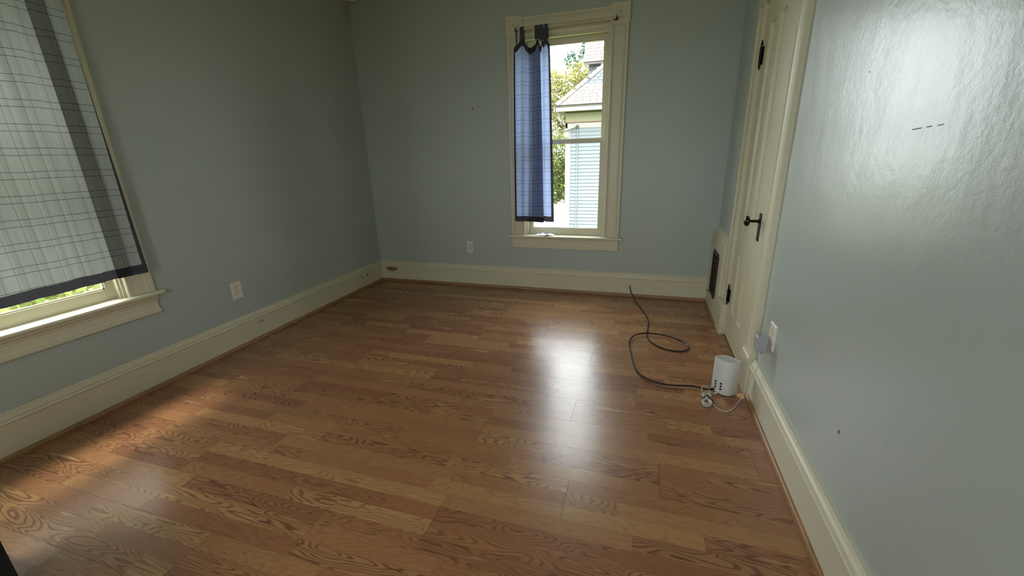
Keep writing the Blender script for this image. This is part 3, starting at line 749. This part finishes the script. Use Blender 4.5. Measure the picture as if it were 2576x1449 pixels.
# ports on the front-left face
fa = lens(1.0, 10)
def face_pt(s, z, out=0.0):
    f_ = s * 5; i = int(f_); p = fa[i].lerp(fa[i + 1], f_ - i); t = (fa[i + 1] - fa[i]).normalized(); nrm = Vector((t.y, -t.x))
    if nrm.dot(p - ce) < 0: nrm = -nrm
    p = p + nrm * out; return Vector((p.x, p.y, z)), Vector((t.x, t.y, 0)), Vector((nrm.x, nrm.y, 0))
for s, zs in ((.28, (.070, .053, .036)), (.66, (.070, .053, .036))):
    for z in zs:
        p, t, nn_ = face_pt(s, z)
        f_ = MB(); hw, hh = .0056, .0060
        rim = [p + t * a_ + Vector((0, 0, b_)) + nn_ * .0012 for a_, b_ in ((-hw, -hh), (hw, -hh), (hw, hh * .6), (hw * .5, hh * .6), (hw * .5, hh), (-hw * .5, hh), (-hw * .5, hh * .6), (-hw, hh * .6))]
        f_.add(rim, [tuple(range(8))])
        kid(f_, 'port', M['dark'], rt, recalc=False)
p, t, nn_ = face_pt(.22, .017)
kid(MB().lathe([(0.0055, -0.001), (0.0055, 0.003), (0.0045, 0.004), (0.0045, 0.009)], p, nn_, 12), 'coax_jack', M['bronze'], rt, smooth=True)

# ------------------------------------------------------------------ black coaxial cable
cx = [(2.682, -0.150, 0.131), (2.700, -0.150, 0.072), (2.735, -0.185, 0.020), (2.753, -0.214, 0.006), (2.805, -0.405, 0.006), (2.836, -0.537, 0.006), (2.850, -0.643, 0.006), (2.845, -0.766, 0.006), (2.836, -0.882, 0.006), (2.848, -0.986, 0.006), (2.882, -1.054, 0.006),
      (2.933, -1.106, 0.006), (2.995, -1.133, 0.006), (3.057, -1.129, 0.006), (3.096, -1.101, 0.008), (3.108, -1.062, 0.010), (3.097, -1.015, 0.012), (3.062, -0.975, 0.014), (3.005, -0.932, 0.016), (2.939, -0.910, 0.018), (2.885, -0.905, 0.020), (2.836, -0.906, 0.020),
      (2.774, -0.934, 0.018), (2.735, -0.995, 0.016), (2.719, -1.075, 0.014), (2.723, -1.155, 0.012), (2.736, -1.258, 0.010), (2.756, -1.391, 0.008), (2.782, -1.489, 0.008), (2.814, -1.542, 0.009), (2.864, -1.587, 0.012), (2.928, -1.610, 0.014),
      (2.991, -1.608, 0.014), (3.077, -1.590, 0.012), (3.117, -1.598, 0.013), (3.150, -1.606, 0.014), (3.172, -1.605, 0.016)]
p, t, nn_ = face_pt(.22, .017)
cx[-1] = tuple(p + nn_ * .012)
cc = empty('coaxial_cable', (2.85, -1.0, 0)); tag(cc, 'black coaxial cable looping over the floor from the far wall to the router', 'cable')
kid(MB().tube(catmull(cx, 7), 0.0049, 8), 'cable_jacket', M['black_cable'], cc, smooth=True)
kid(MB().tube([cx[0], (2.680, -0.150, 0.140)], 0.0052, 10), 'cable_end', M['black_iron'], cc, smooth=True)
kid(MB().tube([tuple(p + nn_ * .0095), tuple(p + nn_ * .021)], 0.006, 10), 'cable_connector', M['black_iron'], cc, smooth=True)

# ------------------------------------------------------------------ curtains
def curtain(name, label, group, fr_, path_top, path_bot, ztop, zbot, tabs, rod, cloth, parts=True, edge_u=(0.030, 0.030), bot_hem=0.046, top_hem=0.045, u0=0.0, curl=None):
    """path_*: polyline (a, out) from one side edge to the other, ztop/zbot: functions of s 0..1"""
    root = empty(name, fr_(path_bot[0][0], path_bot[0][1], 0.0)); tag(root, label, 'curtain')
    PT = catmull([(p[0], p[1], 0) for p in path_top], 10); PB = catmull([(p[0], p[1], 0) for p in path_bot], 10)
    def arclen(P):
        a = [0.0]
        for i in range(1, len(P)): a.append(a[-1] + (P[i] - P[i - 1]).length)
        return a
    ab_ = arclen(PB); tot = ab_[-1]; n = len(PB); nz = 60
    rows = []
    for k in range(nz + 1):
        f = k / nz; row = []
        for i in range(n):
            s = ab_[i] / tot; g_ = f ** 0.8
            p = PT[i].lerp(PB[i], g_)
            z = ztop(s) + (zbot(s) - ztop(s)) * f
            w_ = 0.006 * math.sin(7 * s + 5 * f) * f
            row.append((fr_(p.x, p.y + w_, z), s * tot, (2.2 - z + 0.25 * (ztop(s) - 2.18) * (1 - f))))
        rows.append(row)
    hgt = ztop(.5) - zbot(.5)
    def grid(sel_i, sel_k, nm, mt, off=0.0):
        I = [i for i in range(n) if sel_i(ab_[i])]; 
        vs = []; uv = []; fs = []
        K = list(range(nz + 1)); K = [k for k in K if sel_k(k / nz)]
        for k in K:
            for i in I:
                pnt, u, v = rows[k][i]; vs.append(pnt); uv.append((u + u0, v))
        m_ = len(I)
        for a_ in range(len(K) - 1):
            for b_ in range(m_ - 1): fs.append((a_ * m_ + b_, a_ * m_ + b_ + 1, (a_ + 1) * m_ + b_ + 1, (a_ + 1) * m_ + b_))
        me = bpy.data.meshes.new(nm); me.from_pydata([tuple(v) for v in vs], [], fs); l = me.uv_layers.new(name='UVMap')
        for poly in me.polygons:
            for li in poly.loop_indices: l.data[li].uv = uv[me.loops[li].vertex_index]
        me.polygons.foreach_set('use_smooth', [True] * len(me.polygons)); me.materials.append(mt)
        o = bpy.data.objects.new(nm, me); COL.objects.link(o); keep(o, root); return o
    e0 = min(range(n), key=lambda i: abs(ab_[i] - edge_u[0])); e1 = min(range(n), key=lambda i: abs(ab_[i] - (tot - edge_u[1])))
    kh, kt = nz - max(1, round(bot_hem / hgt * nz)), max(1, round(top_hem / hgt * nz))
    grid(lambda u: ab_[e0] - 1e-9 <= u <= ab_[e1] + 1e-9, lambda f: kt / nz - 1e-9 <= f <= kh / nz + 1e-9, 'cloth_panel', cloth)
    grid(lambda u: True, lambda f: f >= kh / nz - 1e-9, 'bottom_hem', M['hem'])
    grid(lambda u: True, lambda f: f <= kt / nz + 1e-9, 'top_hem', M['hem'])
    grid(lambda u: u <= ab_[e0] + 1e-9, lambda f: kt / nz - 1e-9 <= f <= kh / nz + 1e-9, 'side_hem', M['hem'])
    grid(lambda u: u >= ab_[e1] - 1e-9, lambda f: kt / nz - 1e-9 <= f <= kh / nz + 1e-9, 'side_hem', M['hem'])
    zr, orod = rod
    for s, at, wd in tabs:
        i = min(range(n), key=lambda j: abs(ab_[j] / tot - s)); p = PT[i]; zt = ztop(s) - 0.01
        m_ = MB()
        # a loop of folded tape round the rod, tapering up from the hem
        prof = [(at, p.y + .004, zt, wd * 1.4), (at, orod + 0.006, zt + .03, wd * 1.1), (at, orod + .0135, zr - .01, wd), (at, orod + .010, zr + .0115, wd), (at, orod, zr + .0155, wd), (at, orod - .010, zr + .0115, wd), (at, orod - .0135, zr - .01, wd), (at, orod - 0.006, zt + .03, wd * 1.1), (at, p.y - .002, zt, wd * 1.4)]
        vs = []; 
        for a_, o_, z_, w_ in prof: vs += [fr_(a_ - w_ / 2, o_, z_), fr_(a_ + w_ / 2, o_, z_)]
        m_.add(vs, [(2 * j, 2 * j + 1, 2 * j + 3, 2 * j + 2) for j in range(len(prof) - 1)])
        o = m_.build('tab', M['hem_solid'], None, smooth=True, recalc=False); keep(o, root)
    return root
M['hem_solid'] = plain('slate_hem_tape', lin(62, 64, 74), 0.9, var=0.2, vs=120)

fb = lambda a, o, z: (a, -o, z)
pt = [(1.618, .060), (1.645, .078), (1.690, .094), (1.725, .092), (1.748, .084), (1.780, .098), (1.815, .088), (1.846, .070), (1.836, .058), (1.790, .050), (1.782, .040), (1.830, .036), (1.856, .046), (1.872, .060), (1.895, .092), (1.915, .096), (1.934, .080)]
pb = [(1.592, .062), (1.625, .084), (1.665, .100), (1.700, .088), (1.738, .098), (1.752, .084), (1.800, .072), (1.862, .070), (1.872, .058), (1.820, .050), (1.768, .046), (1.766, .034), (1.850, .034), (1.880, .070), (1.905, .096), (1.940, .098), (1.972, .078)]
def zt_back(s):
    # the top hem hangs from tabs at s .2 and .5-.9, sagging between
    pts = [(0, 2.150), (.06, 2.165), (.147, 2.205), (.20, 2.165), (.262, 2.132), (.32, 2.150), (.384, 2.205), (.43, 2.15), (.74, 2.15), (.80, 2.20), (.86, 2.18), (.915, 2.195), (1, 2.150)]
    for (a, za), (b, zb_) in zip(pts, pts[1:]):
        if s <= b: t = (s - a) / (b - a); t = t * t * (3 - 2 * t); return za + (zb_ - za) * t
    return pts[-1][1]
c1 = curtain('window_curtain', 'narrow blue plaid tab curtain bunched at the far window', None, fb, pt, pb, zt_back, lambda s: 0.688 + 0.006 * math.sin(9 * s),
             [(.02, 1.652, .006), (.147, 1.703, .034), (.384, 1.828, .031), (.80, 1.866, .033), (.915, 1.906, .032)], (2.279, .09), M['plaid'], edge_u=(.028, .028))
fl = lambda a, o, z: (o, a, z)
n_f = 40
ptl, pbl = [], []
for i in range(n_f):
    t = i / (n_f - 1); y = -2.328 - 1.10 * t
    a = 0.011 * math.sin(i * 1.05 + 0.4) + 0.006 * math.sin(i * 2.3)
    ptl.append((y, 0.088 + a * 0.9)); pbl.append((y + 0.03 * (1 - t) * (1 if i < 2 else .6), 0.095 + a * 0.55))
for pp, dx in ((ptl, .0), (pbl, .018)):   # pleat added near the leading edge, overlapping layers imitate the stile's shade
    k_ = max(i for i, q_ in enumerate(pp) if q_[0] > -2.395 + dx)
    pp[k_ + 1:k_ + 5] = [(-2.405 + dx, .098), (-2.452 + dx, .100), (-2.466 + dx, .0965), (-2.442 + dx, .092), (-2.408 + dx, .089), (-2.399 + dx, .085), (-2.430 + dx, .083), (-2.480 + dx, .085), (-2.525 + dx, .088)]
ptl[0] = (-2.322, .060); ptl[1] = (-2.326, .088)
c2_ = curtain('window_curtain', 'wide sheer plaid curtain greyed by backlight with slate hem covering the left window', None, fl, ptl, pbl, lambda s: 2.16 + 0.03 * abs(math.sin(s * PI * 5)), lambda s: 0.700 + 0.012 * math.sin(4 * s + 1.0) + 0.012 * s,
              [(t_, -2.35 - 1.03 * t_, .045) for t_ in (.02, .22, .42, .62, .82, .98)], (2.279, .09), M['plaid_backlit'], edge_u=(.028, .03), u0=0.019)

def rod_thing(label, fr_, a0, a1, br_ext):
    r = empty('curtain_rod', fr_((a0 + a1) / 2, 0.09, 2.28)); tag(r, label, 'rod')
    kid(MB().tube([fr_(a0, .09, 2.279), fr_((a0 + a1) / 2, .09, 2.279), fr_(a1, .09, 2.279)], 0.0055, 12, rb=.0105), 'rod_tube', M['rod'], r, smooth=True)
    for e, s in ((a0, -1), (a1, 1)):
        kid(MB().tube(catmull([fr_(e - s * .012, .09, 2.272), fr_(e + s * .004, .092, 2.262), fr_(e + s * .012, .090, 2.272), fr_(e + s * .011, .080, 2.292), fr_(e + s * .010, .05, 2.293), fr_(e + s * .010, .0215, 2.29)], 5), 0.0042, 8), 'bracket', M['bronze'], r, smooth=True)
        kid(MB().lathe([(0.0, 0), (.010, 0), (.010, .003), (.002, .004)], fr_(e + s * .010, .0245, 2.29), Vector(fr_(0, 1, 0)) - Vector(fr_(0, 0, 0)), 12), 'bracket_foot', M['bronze'], r, smooth=True)
rod_thing('thin ivory curtain rod on bronze hooks across the far window head', fb, 1.655, 2.452, 0)
rod_thing('ivory curtain rod across the head of the left window', fl, -3.44, -2.29, 0)

# ------------------------------------------------------------------ small things
an = empty('wall_anchor', (1.197, 0, 1.712)); tag(an, 'tiny white wall anchor with a dark hole left of the far window', 'anchor')
kid(MB().lathe([(0.014, 0), (0.014, 0.003), (0.011, 0.006), (0.006, 0.006), (0.006, 0.001)], (1.197, 0, 1.712), (0, -1, 0), 16), 'collar', M['outlet'], an, smooth=True)
kid(MB().lathe([(0.0055, 0.0012), (0.0055, 0.0022)], (1.197, 0, 1.712), (0, -1, 0), 12), 'anchor_hole', M['dark'], an)
kid(MB().tube([(1.196, -.004, 1.708), (1.193, -.012, 1.697), (1.190, -.010, 1.692)], 0.0022, 6), 'hook', M['black_iron'], an, smooth=True)
# crumpled paper on the far window's stool
pr = random.Random(5); g = 9; vs = []; fs = []
for i in range(g + 1):
    for k in range(5 + 1):
        x = 1.785 + 0.17 * i / g + pr.uniform(-.006, .006); y = -0.045 + 0.085 * k / 5 + pr.uniform(-.006, .006) + 0.01 * math.sin(i)
        vs.append((x, y, 0.5525 + abs(pr.gauss(0.004, 0.007)) * (0.3 + math.sin(PI * i / g))))
for i in range(g):
    for k in range(5): fs.append((i * 6 + k, (i + 1) * 6 + k, (i + 1) * 6 + k + 1, i * 6 + k + 1))
tag(MB().add(vs, fs).build('crumpled_paper', M['paper'], None, recalc=False), 'crumpled white paper scrap lying on the far window sill under the curtain', 'paper')
for q, (x, y) in enumerate(((1.975, -.010), (2.008, .005), (2.036, .0), (1.962, .012))):
    tag(MB().lathe([(0.001, 0), (0.005, 0.001), (0.0045, 0.004), (0.001, 0.0055)], (x, y, 0.5502), (0, 0, 1), 7).build('paint_flake', M['paper']), 'tiny loose paint flakes on the far window sill beside the paper', 'flake', group='paint flakes on the far sill')
# black box whose upright edge shows in the lower left corner
bx_ = empty('storage_box', (0.83, -3.56, 0)); tag(bx_, 'black upright box on the floor cut off by the lower left corner', 'box')
kid(MB().cbox(0.68, 0.983, -3.71, -3.409, 0.0, 0.47, 0.004), 'box_body', M['black_box'], bx_)
kid(MB().cbox(0.675, 0.986, -3.713, -3.406, 0.47, 0.50, 0.004), 'box_lid', M['black_box'], bx_)

# ------------------------------------------------------------------ outside: ground, trees, the house next door
GZ = -2.2
gr = MB().add([(-60, -60, GZ), (60, -60, GZ), (60, 60, GZ), (-60, 60, GZ)], [(0, 1, 2, 3)]).build('ground', M['lawn'], recalc=False)
tag(gr, 'bright yellow green lawn outside the windows', 'lawn', 'structure')
dr = MB().box(-9, 9, 10.5, 32, GZ + .005, GZ + .03).build('driveway', M['concrete'])
tag(dr, 'pale concrete drive behind the corner of the house next door', 'driveway', 'structure')
def foliage(c, r, n, size, seed):
    g = np.random.default_rng(seed)
    d = g.normal(size=(n, 3)); d /= np.linalg.norm(d, axis=1)[:, None]
    rad = g.uniform(0.35, 1.0, (n, 1)) ** 0.5
    lump = 1 + 0.25 * np.sin(d[:, :1] * 5 + seed) * np.cos(d[:, 2:] * 6 + d[:, 1:2] * 4)
    p = np.array(c) + d * rad * lump * np.array(r)
    a = g.normal(size=(n, 3)); a /= np.linalg.norm(a, axis=1)[:, None]; b_ = g.normal(size=(n, 3)); b_ -= (b_ * a).sum(1)[:, None] * a; b_ /= np.linalg.norm(b_, axis=1)[:, None]
    s = g.uniform(.6, 1.3, (n, 1)) * size
    v = np.stack([p - a * s, p + b_ * s * .5, p + a * s, p - b_ * s * .5], 1).reshape(-1, 3)
    return v.tolist(), [(4 * i, 4 * i + 1, 4 * i + 2, 4 * i + 3) for i in range(n)]
def tree(name, label, x, y, blobs, leaf, trunk_r=0.16, size=0.07, dens=900):
    t = empty(name, (x, y, GZ)); tag(t, label, 'tree' if 'tree' in name else 'shrub', group=None)
    top = max(c[2] for c, r in blobs)
    m_ = MB().tube(catmull([(x, y, GZ), (x + .08, y, (GZ + top) / 2), (x, y + .05, top)], 6), trunk_r, 8)
    for c, r in blobs: m_.tube([(x + .04, y, (GZ + c[2]) / 2), c], trunk_r * .35, 6)
    kid(m_, 'trunk', M['bark'], t, smooth=True)
    f_ = MB()
    for q, (c, r) in enumerate(blobs):
        v, f = foliage(c, r, int(dens * r[0] * r[2]), size, q + int(abs(x) * 10)); f_.add(v, f)
    o = f_.build('foliage', leaf, None, recalc=False); keep(o, t); o['kind'] = 'stuff'
tree('maple_tree', 'yellow green maple tree behind the roof of the house next door', 1.3, 15.3, [((-0.65, 15.10, 3.64), (1.01, 0.90, 1.06)), ((-0.06, 15.20, 4.38), (0.45, 0.60, 0.58)), ((-0.97, 14.90, 2.58), (0.53, 0.60, 0.96)), ((-1.17, 15.50, 4.27), (0.37, 0.50, 0.48)), ((-0.75, 15.30, 3.10), (0.85, 0.60, 0.95))], M['leaf_yellow'], dens=2600, size=.062)
tree('pine_tree', 'blue green tree top rising behind the yellow maple', 0.6, 17.5, [((-.05, 17.5, 5.9), (.36, .6, .75)), ((-.65, 17.5, 5.4), (.55, .6, .4)), ((.2, 17.5, 5.1), (.45, .6, .6)), ((-.2, 17.5, 4.2), (.9, .6, .8))], M['leaf_blue'], dens=1100, size=0.09)
tree('tall_shrub', 'yellow green foliage below the eave beside the white corner board', -0.15, 14.0, [((-.65, 13.6, 1.3), (.75, .6, .8)), ((-.75, 13.7, .5), (.8, .6, .8)), ((-.70, 13.6, .0), (.85, .6, .7)), ((-1.5, 13.8, .6), (.9, .6, 1.1))], M['leaf_green'], dens=5200, trunk_r=.03, size=.055)
for q, (x, y) in enumerate(((-12.5, -7.2), (-13.0, 1.0), (-12.5, 9.2))):
    tree('garden_tree', ['leafy green tree on the lawn near the camera end of the left window', 'leafy green tree on the lawn opposite the left window', 'leafy green tree on the lawn left of the neighbouring house'][q], x, y,
         [((x, y, 9.0), (2.6, 3.0, 3.0)), ((x + .3, y + .6, 4.6), (2.6, 3.0, 2.6)), ((x, y - .5, 2.6), (2.6, 2.9, 2.6))], M['leaf_green'], dens=560, size=.22, trunk_r=.22)
for q, (x, y, r, z) in enumerate(((-7.5, 0.6, 1.1, -1.5), (-8.0, -2.8, 1.1, -1.5), (-7.4, -6.2, 1.0, -1.6), (-8.2, 4.4, 1.2, -1.4))):
    tree('lawn_shrub', ['round yellow green shrub straight out from the left window', 'broad shrub on the lawn, second beyond the left window', 'round shrub on the lawn at the near end of the row', 'tallest shrub on the lawn at the far end of the row'][q], x, y, [((x, y, z), (r, r, r * .8))], M['leaf_green'], dens=900, size=.11, trunk_r=.08)

HY = 8.0; HX = 0.625
house = empty('neighbour_house', (HX, HY, GZ)); tag(house, 'pale blue clapboard house with shingled hip roof seen through the far window', 'house')
def hk(b, name, m, **k): return kid(b, name, m, house, **k)
hk(MB().box(HX + .02, 5.0, HY + .03, 12.5, GZ, 1.95), 'wall', M['siding'])
hk(MB().box(HX, 5.02, HY + .0, HY + .05, 1.95, 2.075).box(HX, HX + .05, HY, 12.5, 1.95, 2.075), 'white_frieze', M['house_white'])
hk(MB().box(HX - .005, 5.02, HY - .015, HY + .04, 2.078, 2.100), 'red_bead', M['house_red'])
hk(MB().box(HX, 5.02, HY, HY + .05, 2.10, 2.33), 'cream_frieze', M['house_cream'])
hk(MB().box(HX - .02, 5.02, HY - .03, HY + .05, 2.325, 2.36), 'dark_moulding', M['house_dark'])
hk(MB().box(HX, HX + .14, HY - .02, HY + .10, GZ, 1.95), 'corner_board', M['house_white'])
CP = 0.0948
cb_poly = [(0, 0), (0.030, 0.0), (0.030, 0.012), (0.006, CP + .010), (0, CP + .010)]
me_c = None
z = 1.95 - CP
while z > GZ:
    if me_c is None:
        o = MB().prism(cb_poly, (HX + .14, HY + .028, 0), (0, -1, 0), (0, 0, 1), (1, 0, 0), 4.25).build('clapboard', M['siding']); me_c = o.data
        o.data.transform(Matrix.Translation((0, 0, 0)))
    else:
        o = bpy.data.objects.new('clapboard', me_c); COL.objects.link(o)
    o.location = (0, 0, z); keep(o, house); z -= CP
hk(MB().tube([(.95, HY - .03, -2.1), (.95, HY - .03, .5), (.95, HY - .03, 1.96)], .020, 8), 'conduit', M['siding'], smooth=True)
hk(MB().lathe([(.02, -.03), (.035, 0), (.038, .03), (.02, .06), (.004, .07)], (.95, HY - .04, 1.96), (0, 0, 1), 10), 'weatherhead', M['house_dark'], smooth=True)
hk(MB().cbox(HX - .03, HX + .10, HY - .08, HY - .02, 1.72, 1.93, .01), 'meter_box', M['house_white'])
wire = empty('power_line', (0, 8, 2)); tag(wire, 'thin overhead wires running to the weatherhead on the house next door', 'wire')
for dz, y in ((0, 7.9), (.03, 7.86)):
    kid(MB().tube(catmull([(.95, HY - .06, 1.99), (.80, HY - .10, 1.90 + dz), (.55, 7.92, 1.86 + dz), (.2, 8.0, 1.86 + dz), (-3, 9.0, 2.3 + dz)], 6), .007, 6), 'wire_strand', M['house_dark'], wire, smooth=True)
# eave: soffit, fascia, gutter along y = 7.5, hip roof rising at 0.95
EX, EY, EZ, SL = 0.437, 7.5, 2.476, 0.95
hk(MB().box(EX + .02, 5.2, EY + .02, 13.0, 2.36, 2.385), 'soffit', M['house_cream'])
hk(MB().box(EX, 5.2, EY - .03, EY + .02, 2.335, 2.42).box(EX - .03, EX + .02, EY - .03, 13.0, 2.335, 2.42), 'gutter', M['house_white'])
hk(MB().box(EX + .02, 5.2, EY + .0, EY + .03, 2.42, 2.47), 'fascia', M['house_dark'])
# scroll bracket under the eave corner
sb = catmull([(HX - .02, HY - .02, 2.30), (HX - .14, HY - .02, 2.30), (HX - .20, HY - .02, 2.22), (HX - .12, HY - .02, 2.15), (HX - .06, HY - .02, 2.10), (HX - .02, HY - .02, 2.04)], 6)
hk(MB().tube(sb, .018, 6), 'eave_bracket', M['house_white'], smooth=True)
def rp(x, t): return (x, EY + t, EZ + SL * t)       # a point of the front slope
TM = 2.6
hk(MB().add([rp(EX, 0), rp(5.2, 0), rp(5.2, TM), rp(EX + TM, TM), (EX, EY + 5.5, EZ), (EX + TM, EY + 3, EZ + SL * TM)], [(0, 1, 2, 3), (0, 3, 5, 4)]), 'roof', M['shingles'][0], recalc=False)
sh = unit_mesh('shingle', M['shingles'][0]); shm = [sh]
for mm in M['shingles'][1:]:
    c = sh.copy(); c.materials[0] = mm; shm.append(c)
sr = random.Random(9); tilt = math.atan(SL); EXP = 0.093
def shingle(x, t, w, base, k, col):
    o = bpy.data.objects.new('shingle', shm[col]); COL.objects.link(o)
    up = Vector((0, math.cos(base[1]), math.sin(base[1]))); nr = Vector((0, -math.sin(base[1]), math.cos(base[1])))
    o.location = Vector(base[0]) + Vector((x + w / 2, 0, 0)) + up * (t + .065) + nr * (.014 + k)
    o.rotation_euler = (base[1] - .045, 0, 0); o.scale = (w - .008, .15, .012); keep(o, house)
nrow = 19
for r_ in range(nrow):
    t = r_ * EXP; ts = t / math.cos(tilt); x = EX + t + .03 + sr.uniform(-.05, 0)
    while x < 2.35:
        w = sr.choice((.14, .17, .2)); c = sr.choice((0, 1, 1, 2)) if not 6 <= r_ <= 9 else 3
        shingle(x, ts, w, ((0, EY, EZ), tilt), 0, c); x += w
# ridge caps up the hip
hipd = Vector((1, 1, SL)).normalized()
capm = MB().prism([(-.10, -.045), (0, .012), (.10, -.045), (.10, -.033), (0, .026), (-.10, -.033)], (0, 0, 0), (1, 0, 0), (0, 0, 1), (0, 1, 0), .24).build('ridge_cap', M['shingles'][2]); cme = capm.data; bpy.data.objects.remove(capm)
for k in range(12):
    o = bpy.data.objects.new('ridge_cap', cme); COL.objects.link(o); o.location = Vector((EX, EY, EZ + .03)) + hipd * (k * .165)
    o.rotation_euler = hipd.to_track_quat('Y', 'Z').to_euler(); keep(o, house)
# upper storey wall and its steeper roof behind
UX, UY, UZ = 0.88, 9.3, 3.75
hk(MB().box(UX + .12, 5.0, UY + .30, 12.0, 2.4, 3.80), 'upper_wall', M['siding'])
for q in range(9):
    hk(MB().prism(cb_poly, (UX + .12, UY + .30, 3.80 - .1 * (q + 1)), (0, -1, 0), (0, 0, 1), (1, 0, 0), 3.8), 'clapboard', M['siding'])
hk(MB().prism([(0, 0), (1.9, 1.9), (1.9, 1.8), (0, -.06)], (UX, UY, UZ), (0, 1, 0), (0, 0, 1), (1, 0, 0), 4.1), 'upper_roof', M['shingles'][0])
hk(MB().prism([(-.01, -.07), (1.9, 1.84), (1.9, 1.70), (-.01, -.20)], (UX - .03, UY, UZ), (0, 1, 0), (0, 0, 1), (1, 0, 0), .05), 'rake_board', M['house_white'])
for r_ in range(11):
    x = UX + sr.uniform(-.06, 0)
    while x < 2.2:
        w = sr.choice((.14, .17, .2, .22)); c = sr.choice((0, 1, 1, 2, 2)) if not (r_ == 8) else sr.choice((3, 1))
        shingle(x, r_ * .145, w, ((0, UY, UZ), PI / 4), 0.002, c); x += w
